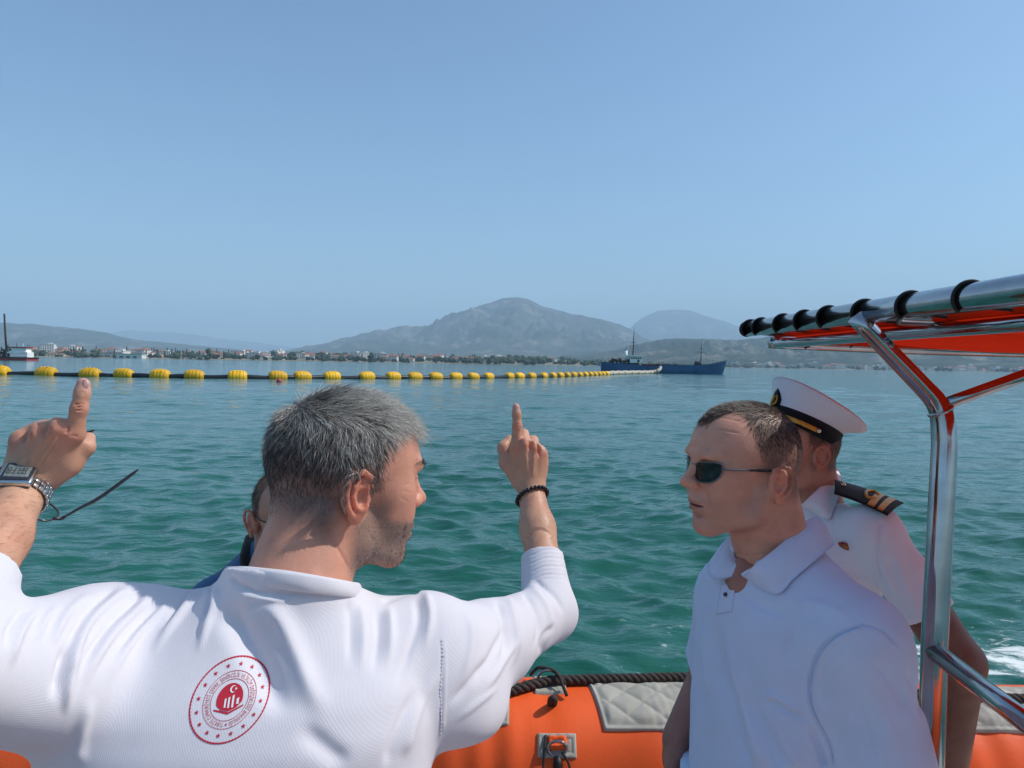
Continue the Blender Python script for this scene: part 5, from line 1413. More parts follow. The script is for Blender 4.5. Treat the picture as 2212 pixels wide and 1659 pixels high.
# lower, unseen half of the shirt
vlow = Vol((-.62, .66, zc(-.98)), (-.02, 1.10, zc(-.60)), .011)
vlow.apply(loft([zc(-.95), zc(-.80), zc(-.60)], [-.31, -.315, -.325], [.90, .885, .882], [.185, .20, .222], [.125, .13, .138], R(8), 2.3))
VLo, QLo = vlow.mesh()
Vsh, Qsh = joinq([(VS, QS), (VLo, QLo)])
shirtA = obj('shirt', Vsh, Qsh, WSHIRT, pa)
legs(pa, -.31, .90, zc(-.97), R(8), TROUSER)
# neck band: a raised rib round the neck, tilted with the collar
def neckband():
    pts = []
    for px, py, d in [(490, 1226, .905), (520, 1226, .880), (570, 1231, .868), (620, 1236, .864), (670, 1243, .868), (720, 1251, .885), (757, 1258, .915), (775, 1262, .955), (740, 1266, 1.00), (660, 1262, 1.02), (570, 1250, 1.01), (510, 1236, .96)]:
        pts.append(U(px, py, d))
    P = smoothline(np.vstack([pts, pts[:1]]), 90)[:-1]; n = len(P); V = []
    c = P.mean(0)
    for i in range(n):
        o = P[i] - c; o[2] = 0; o = nrm(o); up = np.array([-.15 * o[0], -.15 * o[1], 1.0])
        wob = .0006 * math.sin(i * .35)
        for a, b in [(-.006, -.020), (.0012, -.020), (.0032 + wob, -.018), (.0034 + wob, -.010), (.0030 + wob, -.002), (.0005, .0012), (-.006, .0005)]:
            V.append(P[i] + o * a + up * b)
    m = 7; F = [[i * m + j, i * m + (j + 1) % m, ((i + 1) % n) * m + (j + 1) % m, ((i + 1) % n) * m + j] for i in range(n) for j in range(m)]
    return obj('neckband', V, F, WSHIRT, shirtA)
neckband()
# stitched seam on the back of the sleeve
px, py, _ = proj(VS); near = (NS @ _f < .1)
sel = near & (px > 380) & (px < 1010) & (py > 1330) & (py < 1680)
Vc, Qc = crop(VS, QS, sel); BV = bvh_of(Vc, Qc)
STITCH = mat('stitch_grey', (.74, .73, .78), .9)
Q0 = []
for t in np.linspace(0, 1, 26):
    x, y = 955 - 4 * t + 2 * math.sin(t * 9), 1385 + 200 * t
    d = Vector(ray(np.array([x]), np.array([y]))[0]).normalized(); loc, no, _, _ = BV.ray_cast(Vector(CAM), d)
    if loc is None: continue
    p_ = np.array(loc) + np.array(no) * .0004; Q0.append(tube([p_ + np.array([0, 0, .0018]), p_ - np.array([0, 0, .0018])], .0006, 6))
V_, F_ = join(Q0); obj('seam_stitching', V_, F_, STITCH, shirtA, kind='stuff')

# ---- round red emblem printed on the back
RED = mat('emblem_red', (.50, .012, .035), .75); EWHITE = mat('emblem_white', (.78, .77, .80), .8)
EC, ER, EU = np.array([496, 1511.5]), np.array([87.0, -16.0]), np.array([14.0, -95.0])
em = {'r': [], 'w': []}
def drape(P2, lift):
    out = []
    q = EC + np.asarray(P2)[:, :1] * ER + np.asarray(P2)[:, 1:2] * EU
    d = ray(q[:, 0], q[:, 1])
    for i in range(len(q)):
        loc, no, _, _ = BV.ray_cast(Vector(CAM), Vector(d[i]).normalized())
        if loc is None: loc = U(q[i, 0], q[i, 1], .78); out.append(loc); continue
        out.append(np.array(loc) - d[i] / np.linalg.norm(d[i]) * lift)
    return np.array(out)
def poly_fan(P2, c=None):
    P2 = np.asarray(P2, float); c = P2.mean(0) if c is None else c
    return np.vstack([P2, [c]]), [[i, (i + 1) % len(P2), len(P2)] for i in range(len(P2))]
def ringp(r0, r1, n=96, dash=False):
    a = np.linspace(0, 2 * math.pi, n, endpoint=False); P = []
    for i, t in enumerate(a):
        w = (r1 - r0) * (.30 if (dash and i % 2) else 0)
        P += [((r0 + w) * math.cos(t), (r0 + w) * math.sin(t)), ((r1 - w * .3) * math.cos(t), (r1 - w * .3) * math.sin(t))]
    return np.array(P), [[2 * i, 2 * i + 1, (2 * i + 3) % (2 * n), (2 * i + 2) % (2 * n)] for i in range(n)]
def starp(c, r, rot=0):
    P = [(c[0] + (r if i % 2 == 0 else r * .42) * math.sin(rot + i * math.pi / 5), c[1] + (r if i % 2 == 0 else r * .42) * math.cos(rot + i * math.pi / 5)) for i in range(10)]
    return poly_fan(P, np.array(c))
prints = []
def pr(name, PF, m_, lift=.0006):
    prints.append((name, drape(PF[0], lift), PF[1], m_))
pr('outer_ring', ringp(.955, 1.0, 150, True), RED)
for i in range(16):
    a = i * 2 * math.pi / 16 + math.pi / 16; pr('star', starp((.81 * math.sin(a), .81 * math.cos(a)), .062), RED)
pr('text_ring', ringp(.652, .664, 90), RED); pr('text_ring', ringp(.468, .480, 80), RED)
# dome with book below
dome = [(.33 * math.cos(t), .02 + .36 * math.sin(t)) for t in np.linspace(R(-18), R(198), 40)] + [(-.20, -.20), (0, -.265), (.20, -.20)]
pr('dome', poly_fan(dome, np.array([0, .02])), RED)
pr('book', (np.array([(-.37, -.16), (0, -.285), (.37, -.16), (.37, -.195), (0, -.335), (-.37, -.195)]), [[0, 1, 4, 5], [1, 2, 3, 4]]), RED)
for x, y0, y1, w in [(-.125, -.165, .05, .045), (-.035, -.185, .07, .045), (.065, -.19, .10, .05), (.18, -.13, .02, .06)]:
    pr('tower', (np.array([(x, y0), (x + w, y0), (x + w, y1), (x, y1 - .02)]), [[0, 1, 2, 3]]), EWHITE, .0010)
cres = [(.06 + .085 * math.cos(t), .235 + .085 * math.sin(t)) for t in np.linspace(R(40), R(320), 22)] + [(.085 + .068 * math.cos(t), .235 + .068 * math.sin(t)) for t in np.linspace(R(310), R(50), 18)]
n_ = len(cres); pr('crescent', (np.array(cres), [[i, i + 1, n_ - 2 - i if n_ - 2 - i > i + 1 else n_ - 1 - i, n_ - 1 - i] for i in range(17)]), EWHITE, .0010)
pr('small_star', starp((.125, .235), .04, .3), EWHITE, .0010)
def ring_text(txt, r, h, a0):
    """letters set round a circle, clockwise from angle a0 (from the top)"""
    cu = bpy.data.curves.new('t', 'FONT'); ob = bpy.data.objects.new('t', cu); COL.objects.link(ob); cu.resolution_u = 2
    adv = []; meshes = []
    dg = bpy.context.evaluated_depsgraph_get()
    for ch in txt:
        if ch == ' ': adv.append(.38); meshes.append(None); continue
        cu.body = ch; dg.update(); me = bpy.data.meshes.new_from_object(ob.evaluated_get(dg))
        v = np.array([q.co[:2] for q in me.vertices]) if len(me.vertices) else np.zeros((1, 2)); f = [list(q.vertices) for q in me.polygons]
        w = v[:, 0].max() if len(me.vertices) else .4
        meshes.append((v, f)); adv.append(w + .12); bpy.data.meshes.remove(me)
    bpy.data.objects.remove(ob)
    tot = sum(adv); scl = 2 * math.pi * (1 - .04) / tot; a = a0
    V, F, n = [], [], 0
    for w, mm_ in zip(adv, meshes):
        if mm_ is not None:
            v, f = mm_; th = a + v[:, 0] * scl; rad_ = r + (v[:, 1] / .7) * h
            V.append(np.stack([rad_ * np.sin(th), rad_ * np.cos(th)], 1)); F += [[i + n for i in q] for q in f]; n += len(v)
        a += w * scl
    return np.concatenate(V), F
pr('ring_lettering', ring_text('TÜRKİYE CUMHURİYETİ ÇEVRE, ŞEHİRCİLİK VE İKLİM DEĞİŞİKLİĞİ BAKANLIĞI', .515, .095, math.pi + .13), RED)
pr('bottom_star', starp((0, -.565), .04), RED)
emb = empty('back_emblem', tuple(drape(np.array([[0, 0]]), .001)[0])); emb.parent = pa
emb.location = Vector(BASE['back_emblem'] - BASE[pa.name])
emb["label"] = 'round red ministry style emblem printed on the shirt back'
for nm, v, f, m_ in prints: obj(nm, v, f, m_, emb, False)

# ---- wrist watch (left wrist)
SILV = mat('watch_steel', (.62, .61, .60), .22, metal=1.0); LCD = mat('watch_lcd', (.17, .19, .18), .35, noise=(300, .35, 3), coat=.4); BEZ = mat('watch_bezel', (.03, .03, .04), .3)
def build_watch():
    axw = nrm(wrL - elL); cw = wrL - axw * .021
    a0w = -(cw - CAM); a0w = nrm(a0w - axw * (a0w @ axw)); b_ = np.cross(axw, a0w)
    if b_[0] < 0: b_ = -b_
    a_ = nrm(a0w * math.cos(R(24)) - b_ * math.sin(R(24))); b_ = np.cross(axw, a_); b_ = b_ if b_[0] > 0 else -b_
    rx, ry = .0305, .0315; c = cw + a_ * (rx + .0035)
    ux, vy, nz_ = b_, -axw, a_
    M = np.stack([ux, vy, nz_], 1); e = empty('wrist_watch', tuple(c), 'square silver digital watch with steel link band on the near wrist', 'watch')
    w, h_ = .038, .040
    ca = obj('case', *box(c - nz_ * .004, (w, h_, .009), M, .003), SILV, e)
    obj('bezel', *box(c + nz_ * .0008, (w * .86, h_ * .82, .002), M, .0008), BEZ, ca)
    obj('display', *box(c + nz_ * .0016, (w * .70, h_ * .58, .0016), M, .0005), LCD, ca)
    DG = mat('watch_digits', (.035, .04, .04), .5)
    for i, (x, s) in enumerate([(-.26, 1), (-.13, 1), (.06, 1), (.19, 1)]):
        p_ = c + nz_ * .0025 + ux * x * w; q = []
        for a, b in (((-.04, -.14), (-.04, .14)), ((.04, -.14), (.04, .14)), ((-.04, .14), (.04, .14)), ((-.04, 0), (.04, 0))):
            if i == 1 and a[0] < 0 and b[0] < 0: continue
            q.append(tube([p_ + ux * a[0] * w + vy * a[1] * h_, p_ + ux * b[0] * w + vy * b[1] * h_], .0006, 5))
        obj('digit', *join(q), DG, ca)
    for i in range(26):
        t = R(-180) + i * R(360) / 26
        if abs(t) < R(24): continue
        p_ = cw + a_ * math.cos(t) * rx + b_ * math.sin(t) * ry; o_ = nrm(a_ * math.cos(t) + b_ * math.sin(t)); tt = np.cross(axw, o_)
        wdt = np.interp(abs(t), [R(24), R(90)], [.028, .024])
        for s, ww in ((-.33, .30), (0, .30), (.33, .30)):
            obj('link', *box(p_ + axw * s * wdt, (wdt * ww, .0066, .0032), np.stack([axw, tt, o_], 1), .0008), SILV, e, label=None)
build_watch()
# ---- bead bracelet (right wrist)
def build_bracelet():
    axr = nrm(wrR - elR); c = wrR - axr * .020 + np.array([0, 0, 0]); n0 = np.array([0, -1.0, .35]); a_ = nrm(n0 - axr * (n0 @ axr)); b_ = np.cross(axr, a_)
    tilt = .18
    e = empty('bead_bracelet', tuple(c), 'black bead bracelet on the far raised wrist', 'bracelet'); BEAD = mat('black_bead', (.008, .007, .008), .25)
    bm = bmesh.new(); bmesh.ops.create_icosphere(bm, subdivisions=2, radius=.0042); me = bpy.data.meshes.new('bead'); bm.to_mesh(me); bm.free()
    me.polygons.foreach_set('use_smooth', [True] * len(me.polygons)); me.materials.append(BEAD)
    for i in range(24):
        t = i * 2 * math.pi / 24; p_ = c + a_ * math.cos(t) * .0300 + b_ * math.sin(t) * .0300 + axr * (math.sin(t) * .006 - .002)
        share('bead', me, e, Matrix.Translation(Vector(p_)))
    P = np.array([c + a_ * math.cos(t) * .0300 + b_ * math.sin(t) * .0300 + axr * (math.sin(t) * .006 - .002) for t in np.linspace(0, 2 * math.pi, 40)])
    obj('thread', *tube(P, .0012, 6, False), BEAD, e)
build_bracelet()
# ---- spectacles held in the left fist
def build_specs():
    FR = mat('spectacle_frame', (.035, .032, .04), .35, coat=.3); GL = bpy.data.materials.new('spectacle_glass'); GL.use_nodes = True
    b = GL.node_tree.nodes['Principled BSDF']; b.inputs['Transmission Weight'].default_value = 1; b.inputs['Roughness'].default_value = .02; b.inputs['IOR'].default_value = 1.05
    h1, h2 = U(133, 1120, 1.0), U(-6, 1015, 1.01)
    e = empty('spectacles', tuple((h1 + h2) / 2), 'dark rimmed spectacles with open arms held in the near fist', 'spectacles')
    t1 = smoothline([h1, U(175, 1096, .99), U(218, 1073, .98), U(299, 1014, .965)], 20)
    obj('temple', *tube(t1, np.interp(np.linspace(0, 1, 20), [0, .3, .6, .97, 1], [.0016, .0021, .0026, .0022, .001]), 8), FR, e)
    t2 = smoothline([h2, U(40, 992, 1.005), U(120, 962, 1.0), U(204, 929, .985)], 20)
    obj('temple', *tube(t2, np.interp(np.linspace(0, 1, 20), [0, .3, .6, .97, 1], [.0016, .0021, .0026, .0022, .001]), 8), FR, e)
    ax_ = h2 - h1; L = np.linalg.norm(ax_); ux = ax_ / L; dn = nrm(np.cross(ux, U(299, 1014, .965) - h1)); dn = dn if dn[2] < 0 else -dn
    fr = []
    for s in (.26, .74):
        c = h1 + ax_ * s + dn * .010
        ring_ = np.array([c + ux * L * .22 * math.copysign(abs(math.cos(a)) ** .7, math.cos(a)) + dn * .019 * math.copysign(abs(math.sin(a)) ** .75, math.sin(a)) for a in np.linspace(0, 2 * math.pi, 40)])
        obj('rim', *tube(ring_, .0014, 8, False), FR, e)
        obj('lens', *poly_fan3(ring_[:-1], c), GL, e)
    obj('bridge', *tube(smoothline([h1 + ax_ * .46 + dn * .004, h1 + ax_ * .5, h1 + ax_ * .54 + dn * .004], 8), .0015, 8), FR, e)
    obj('hinge', *tube([h1 + ax_ * .05 + dn * .010, h1 + ax_ * .012 + dn * .003, h1, h1 + (t1[1] - t1[0]) * .8], .0024, 8), FR, e)
def poly_fan3(P, c):
    return np.vstack([P, [c]]), [[i, (i + 1) % len(P), len(P)] for i in range(len(P))]
build_specs()
# ================================================================== man in pale blue polo shirt and sunglasses, in the canopy's shade
pb = empty('person', (.50, 1.36, CAMH - 1.78), 'man in pale blue polo shirt and dark sunglasses looking left', 'person')
MB = face_to(180 + 14, -3, 0); OB = U(1604, 1021, 1.355)
toB = lambda P: (np.asarray(P) - OB) @ MB
nbB = toB(U(1672, 1205, 1.375))
eB = (-.012, -.010)
VB, QB = head_vol(nbB, .068, h=.0018, jaw=1.05, nose=1.03, ear=eB, chin=.004, fat=.009, mouth=.0002, zlow=-.25, neck_top=.066)
def hairB(x, y, z):
    line = np.interp(y, [0, .02, .035, .05, .06, .075], [.076, .072, .030, .012, .004, -.004])      # receding hairline, x limit at each width
    topm = (1 - smst(-.006, .012, x - line)) * smst(.085, .10, z + .25 * np.maximum(-x, 0))
    sidem = smst(.006, .034, z) * (1 - smst(-.004, .014, x - np.interp(z, [.03, .06, .09, .12], [.000, .010, .014, .02])))
    back = smst(.022, .046, -x) * smst(-.056, -.022, z)
    return np.clip(np.maximum(np.maximum(topm, sidem), back), 0, 1)
skB = (.66, .315, .215)
NB = normals(VB, QB)
cB = skin_cols(VB, skB, eB, lambda x, y, z: hairB(x, y, z) * np.interp(z, [0, .05, .1], [.8, .8, .75]), (.055, .042, .036),
               lambda x, y, z: smst(-.02, -.045, z) * smst(.0, .02, x) * smst(-.12, -.09, z) * (1 - np.exp(-(((x - .1) / .014) ** 2 + (y / .022) ** 4 + ((z + .051) / .009) ** 2))), (.30, .19, .155), (.36, .13, .115), .30)
def flowB(P):
    top = smst(.08, .115, P[:, 2])[:, None]
    return nrm_rows(top * np.array([[.8, .15, .25]]) + (1 - top) * np.array([[.05, 0, -1.0]]))
hair_obj(VB, QB, NB, hairB, 13000, 31, flowB, lambda P: np.interp(P[:, 2], [-.05, .02, .06, .10, .13], [.003, .004, .007, .011, .012]), .00036,
         lambda P, gq: np.where(gq.uniform(size=(len(P), 1)) < (.05 + .04 * smst(.07, .1, P[:, 2]) + .15 * smst(.02, .05, P[:, 0]))[:, None], [[.22, .17, .13]], [[.016, .012, .011]]), MB, OB, pb, lift=lambda P: np.interp(P[:, 2], [-.05, .05, .1], [.15, .2, .38]), jitter=.12)
# far arm hanging, forearm and hand seen at the left of the shirt
sB = lambda x, y, d: U(x, y, d)
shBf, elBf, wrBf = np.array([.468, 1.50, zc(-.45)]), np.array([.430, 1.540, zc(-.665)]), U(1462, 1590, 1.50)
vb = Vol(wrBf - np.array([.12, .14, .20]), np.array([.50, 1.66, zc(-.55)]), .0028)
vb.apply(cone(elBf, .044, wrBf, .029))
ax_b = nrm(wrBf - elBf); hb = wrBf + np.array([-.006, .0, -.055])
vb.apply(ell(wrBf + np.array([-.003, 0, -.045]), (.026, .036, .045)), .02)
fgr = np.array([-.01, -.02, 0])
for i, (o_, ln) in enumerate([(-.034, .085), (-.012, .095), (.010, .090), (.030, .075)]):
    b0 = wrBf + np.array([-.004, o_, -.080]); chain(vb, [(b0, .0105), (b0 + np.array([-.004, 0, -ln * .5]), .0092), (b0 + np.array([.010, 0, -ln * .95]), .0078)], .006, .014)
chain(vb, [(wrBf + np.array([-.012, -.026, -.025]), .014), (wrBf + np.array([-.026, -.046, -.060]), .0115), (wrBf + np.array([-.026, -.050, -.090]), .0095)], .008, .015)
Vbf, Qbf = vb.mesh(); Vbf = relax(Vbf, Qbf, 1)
shBn, elBn = np.array([.585, 1.205, zc(-.43)]), np.array([.645, 1.150, zc(-.73)])
vt2 = Vol((.22, .95, zc(-1.05)), (.82, 1.72, zc(-.30)), .010)
LB = R(-66)
vt2.apply(loft([zc(-.98), zc(-.7), zc(-.5), zc(-.40), zc(-.36)], [.50] * 5, [1.36] * 5, [.15, .165, .17, .13, .07], [.10, .105, .10, .08, .06], LB))
vt2.apply(cone(shBf, .05, elBf, .044), .03); vt2.apply(cone(shBn, .05, elBn, .045), .03)
haB = elBn + np.array([.0, .03, -.27]); vt2.apply(cone(elBn, .045, haB, .03), .02); vt2.apply(ell(haB + np.array([0, 0, -.06]), (.02, .04, .06)), .02)
vt2.apply(ell(U(1612, 1262, 1.352), (.035, .035, .05)), .02)
Vt2, Qt2 = vt2.mesh()
HB = xf(VB, MB, OB)
HB = folds(HB, normals(HB, QB), [([(1506, 1040), (1520, 1058), (1532, 1082), (1532, 1096)], 3, 4, -.0022, .25, .3), ([(1512, 1036), (1530, 1055), (1543, 1080)], 6, 6, .0014, .3, .3),
    ([(1512, 1108), (1519, 1118), (1522, 1128)], 2.5, 3, -.0014, .3, .3), ([(1545, 900), (1575, 905), (1610, 915)], 2, 2, -.0007, .3, .3), ([(1532, 925), (1565, 930), (1605, 938)], 2, 2, -.0008, .3, .3), ([(1525, 950), (1560, 954), (1600, 960)], 2, 2, -.0007, .3, .3),
    ([(1550, 1150), (1590, 1168), (1640, 1170)], 3, 4, -.0016, .3, .3), ([(1560, 1185), (1610, 1200), (1660, 1195)], 2.5, 3, -.0012, .3, .3), ([(1620, 1040), (1626, 1070), (1618, 1105)], 5, 5, -.0010, .3, .3),
    ([(1552, 1030), (1570, 1034), (1590, 1030)], 2, 2, -.0008, .3, .3), ([(1515, 1125), (1560, 1146), (1610, 1138)], 4, 4, -.0012, .3, .4)])
WB_, QB_ = weld([(HB, QB), (Vbf, Qbf), (Vt2, Qt2)])
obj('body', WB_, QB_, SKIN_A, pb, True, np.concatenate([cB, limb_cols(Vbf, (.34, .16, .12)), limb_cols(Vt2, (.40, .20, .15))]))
POLO = cloth('pale_blue_polo', (.62, .69, .87), 1100, .12, .1, .85, .03); knit(POLO, .0030, .10)
vp = Vol((.24, 1.02, zc(-.80)), (.78, 1.72, zc(-.285)), .0034)
vp.apply(loft([zc(-.80), zc(-.66), zc(-.54), zc(-.46), zc(-.415), zc(-.38), zc(-.35), zc(-.325)],
              [.506, .508, .512, .514, .514, .510, .506, .505], [1.355, 1.355, 1.358, 1.362, 1.368, 1.372, 1.374, 1.374],
              [.178, .182, .184, .178, .160, .128, .096, .076], [.130, .130, .126, .118, .104, .090, .078, .068], LB, 2.3))
vp.apply(cone(np.array([.56, 1.28, zc(-.42)]), .060, shBn + np.array([0, 0, -.02]), .068), .05)
vp.apply(cone(shBn + np.array([0, 0, -.02]), .070, elBn, .066, flat1=True), .045)
vp.apply(cone(np.array([.475, 1.44, zc(-.42)]), .055, shBf + np.array([0, 0, -.02]), .064), .05)
vp.apply(cone(shBf + np.array([0, 0, -.02]), .064, shBf + (elBf - shBf) * .8, .060, flat1=True), .04)
vp.apply(cone(U(1592, 1212, 1.20), .020, U(1600, 1216, 1.36), .024), .008, 's')
vp.apply(cone(U(1581, 1236, 1.20), .008, U(1590, 1236, 1.35), .010), .006, 's')
VP, QP = vp.mesh(); VP = relax(VP, QP, 2); NP = normals(VP, QP)
foldsB = [
    ([(1862, 1350), (1810, 1372), (1772, 1405), (1752, 1456), (1751, 1516), (1770, 1565), (1790, 1605), (1802, 1659)], 3.2, 3.2, -.0045, .02, .05),
    ([(1862, 1350), (1905, 1362), (1945, 1400)], 3.2, 3.2, -.0035, .02, .2),
    ([(1868, 1356), (1818, 1378), (1781, 1410), (1761, 1460), (1760, 1516), (1779, 1562)], 4.5, 4.5, .0026, .05, .1),
    ([(1546, 1320), (1552, 1420), (1580, 1530), (1610, 1659)], 12, 16, -.0065, .3, .1), ([(1575, 1330), (1585, 1430), (1615, 1540), (1650, 1659)], 16, 12, .0065, .3, .1),
    ([(1660, 1505), (1700, 1535), (1750, 1560)], 7, 12, -.0060, .2, .4), ([(1650, 1490), (1695, 1518), (1745, 1545)], 12, 7, .0055, .2, .4),
    ([(1600, 1480), (1650, 1580), (1690, 1659)], 12, 14, -.0055, .4, .1), ([(1640, 1500), (1690, 1590), (1730, 1659)], 12, 12, .0050, .4, .1),
    ([(1720, 1330), (1705, 1400), (1690, 1450)], 12, 12, -.0035, .4, .4), ([(1745, 1560), (1770, 1620), (1782, 1659)], 7, 9, -.0060, .4, .1),
    ([(1880, 1420), (1930, 1480), (1970, 1550)], 12, 14, -.0045, .3, .3), ([(1850, 1450), (1900, 1530), (1950, 1640)], 12, 14, .0035, .3, .3),
    ([(1955, 1440), (1985, 1500), (1995, 1560)], 7, 8, -.0055, .3, .3), ([(1840, 1500), (1870, 1580), (1890, 1659)], 12, 12, -.0030, .3, .2),
    ([(1690, 1300), (1780, 1310), (1850, 1345)], 10, 12, .0025, .3, .3), ([(1520, 1330), (1522, 1420), (1535, 1520)], 8, 9, .0045, .3, .3),
    ([(1600, 1280), (1640, 1310), (1700, 1330)], 8, 10, -.0030, .3, .3),
]
VP = folds(VP, NP, [(a, b, c, d * 1.5, e, f) for a, b, c, d, e, f in foldsB]); VP = relax(VP, QP, 1, .3); NP = normals(VP, QP)
VP = VP + NP * (fbm(VP, 18, 3, 22.0, .5) * .0012)[:, None]
vlo2 = Vol((.22, 1.05, zc(-1.02)), (.78, 1.68, zc(-.785)), .011)
vlo2.apply(loft([zc(-1.0), zc(-.9), zc(-.785)], [.49] * 3, [1.355] * 3, [.175, .178, .179], [.128, .13, .131], LB, 2.3))
Vl2, Ql2 = vlo2.mesh(); Vq, Qq = joinq([(VP, QP), (Vl2, Ql2)])
polo = obj('polo_shirt', Vq, Qq, POLO, pb)
legs(pb, .50, 1.36, zc(-1.0), LB, TROUSER)
BVB = bvh_of(*crop(VP, QP, NP @ _f < .3))
def collar_strip(inner, outer, name, parent, material, thick=.0022, lift=.004):
    """folded collar: inner edge stands at the neck, outer edge lies on the shirt (3-D polylines)"""
    a = smoothline(inner, 30); b = smoothline(outer, 30); m = 9; P = []
    for i in range(30):
        for t in np.linspace(0, 1, m):
            q = a[i] * (1 - t) + b[i] * t; P.append(q + np.array([0, -.3, 1.0]) * .010 * math.sin(math.pi * min(t * 1.1, 1)) * min(1, (29 - i) / 5))
    P = np.array(P); K = len(P)
    Qg = np.array([[i * m + j, i * m + j + 1, (i + 1) * m + j + 1, (i + 1) * m + j] for i in range(29) for j in range(m - 1)])
    Nn = normals(P, Qg); Nn *= np.sign(-(Nn @ _f))[:, None]
    V = np.concatenate([P + Nn * thick, P - Nn * thick])
    F = Qg.tolist() + (Qg[:, ::-1] + K).tolist()
    rim = list(range(m)) + [i * m + m - 1 for i in range(1, 30)] + [29 * m + j for j in range(m - 2, -1, -1)] + [i * m for i in range(28, 0, -1)]
    F += [[p_, q_, q_ + K, p_ + K] for p_, q_ in zip(rim, rim[1:] + rim[:1])]
    return obj(name, V, F, material, parent)
def on(bv, px, py, lift, dflt):
    d = Vector(ray(np.array([px], float), np.array([py], float))[0]).normalized(); loc, no, _, _ = bv.ray_cast(Vector(CAM), d)
    if loc is None: return U(px, py, dflt)
    return np.array(loc) + np.array(no) * lift
inn = [U(1762, 1116, 1.41), U(1742, 1127, 1.35), U(1710, 1157, 1.312), U(1672, 1190, 1.290), U(1635, 1218, 1.283), U(1602, 1242, 1.288)]
out = [on(BVB, 1800, 1178, .006, 1.35), on(BVB, 1786, 1190, .006, 1.30), on(BVB, 1750, 1224, .006, 1.27), on(BVB, 1715, 1254, .006, 1.26), on(BVB, 1680, 1284, .006, 1.255), on(BVB, 1612, 1248, .006, 1.29)]
cl = collar_strip(inn, out, 'collar', polo, POLO)
fB, sB_ = np.array([-.914, -.407, 0]), np.array([-.407, .914, 0]); cB_ = np.array([.503, 1.374, 0])
inn2 = [cB_ + (fB * math.cos(R(q)) + sB_ * math.sin(R(q))) * .078 + np.array([0, 0, zc(z_)]) for q, z_ in ((8, -.372), (30, -.352), (60, -.330), (95, -.312))]
out2 = [cB_ + (fB * math.cos(R(q)) + sB_ * math.sin(R(q))) * r_2 + np.array([0, 0, zc(z_)]) for q, z_, r_2 in ((4, -.388, .095), (22, -.400, .118), (55, -.385, .122), (95, -.362, .118))]
collar_strip(inn2, out2, 'collar', polo, POLO)
V_, F_ = sheet([(1560, 1262), (1590, 1258), (1582, 1322), (1548, 1328)], 12, 14, BVB, .0008, .0012); obj('placket', V_, F_, POLO, polo)
bq = on(BVB, 1570, 1285, .003, 1.3); obj('button', *tube([bq, bq + np.array([-.002, -.003, .001])], [.0042, .0034], 12), mat('button_dark', (.06, .05, .07), .4), polo)
# sunglasses
SGL = mat('sunglass_lens', (.003, .010, .008), .08, spec=.35); SGF = mat('sunglass_metal', (.16, .16, .165), .3, metal=1.0); TIP = mat('temple_tip', (.01, .01, .01), .4)
LB_ = lambda x, y, z: OB + MB @ np.array([x, y, z])
sg = empty('sunglasses', tuple(LB_(.09, 0, .02)), 'dark aviator sunglasses with thin metal arms worn by the polo shirt man', 'sunglasses')
for s in (1, -1):
    ol = []
    for a in np.linspace(0, 2 * math.pi, 36, endpoint=False):
        cu_, su = math.cos(a), math.sin(a)
        yy = .0280 * math.copysign(abs(cu_) ** .8, cu_); zz = (.0235 * -abs(su) ** .9 if su < 0 else .0135 * abs(su) ** .45) + .003 * cu_
        Y = s * (.0355 + yy); X = .1015 - .0052 * ((.0355 + yy) / .03) ** 2 - .002 * (zz / .02)
        ol.append((X, Y, .0175 + zz))
    ol = np.array(ol); c = ol.mean(0) + [.0022, 0, 0]; mid = (ol + c) / 2 + [.0009, 0, 0]; n_ = len(ol)
    W = np.concatenate([ol, mid, [c]]); F = [[i, (i + 1) % n_, n_ + (i + 1) % n_, n_ + i] for i in range(n_)] + [[n_ + i, n_ + (i + 1) % n_, 2 * n_] for i in range(n_)]
    obj('lens', xf(W, MB, OB), F, SGL, sg)
    obj('rim', *tube(xf(np.vstack([ol, ol[:1]]), MB, OB), .0013, 6, False), SGF, sg)
    hz = np.array([.0790, s * .0630, .0245])
    tpts = [hz, (.075, s * .0720, .0215), (.045, s * .0770, .019), (.012, s * .0800, .0165)]
    obj('temple', *tube(xf(smoothline(tpts, 16), MB, OB), .0017, 8), SGF, sg)
    obj('temple_tip', *tube(xf(smoothline([(.034, s * .0785, .0180), (.012, s * .0800, .0165), (-.012, s * .0815, .0140), (-.024, s * .082, .006)], 16), MB, OB), [.0020] * 4 + [.0030] * 12, 8), TIP, sg)
    obj('nose_pad', *tube(xf(np.array([(.099, s * .012, .012), (.0965, s * .010, .006)]), MB, OB), .0018, 6), SGF, sg)
obj('bridge', *tube(xf(smoothline([(.0995, .0125, .0235), (.1035, 0, .0255), (.0995, -.0125, .0235)], 10), MB, OB), .0012, 6), SGF, sg)

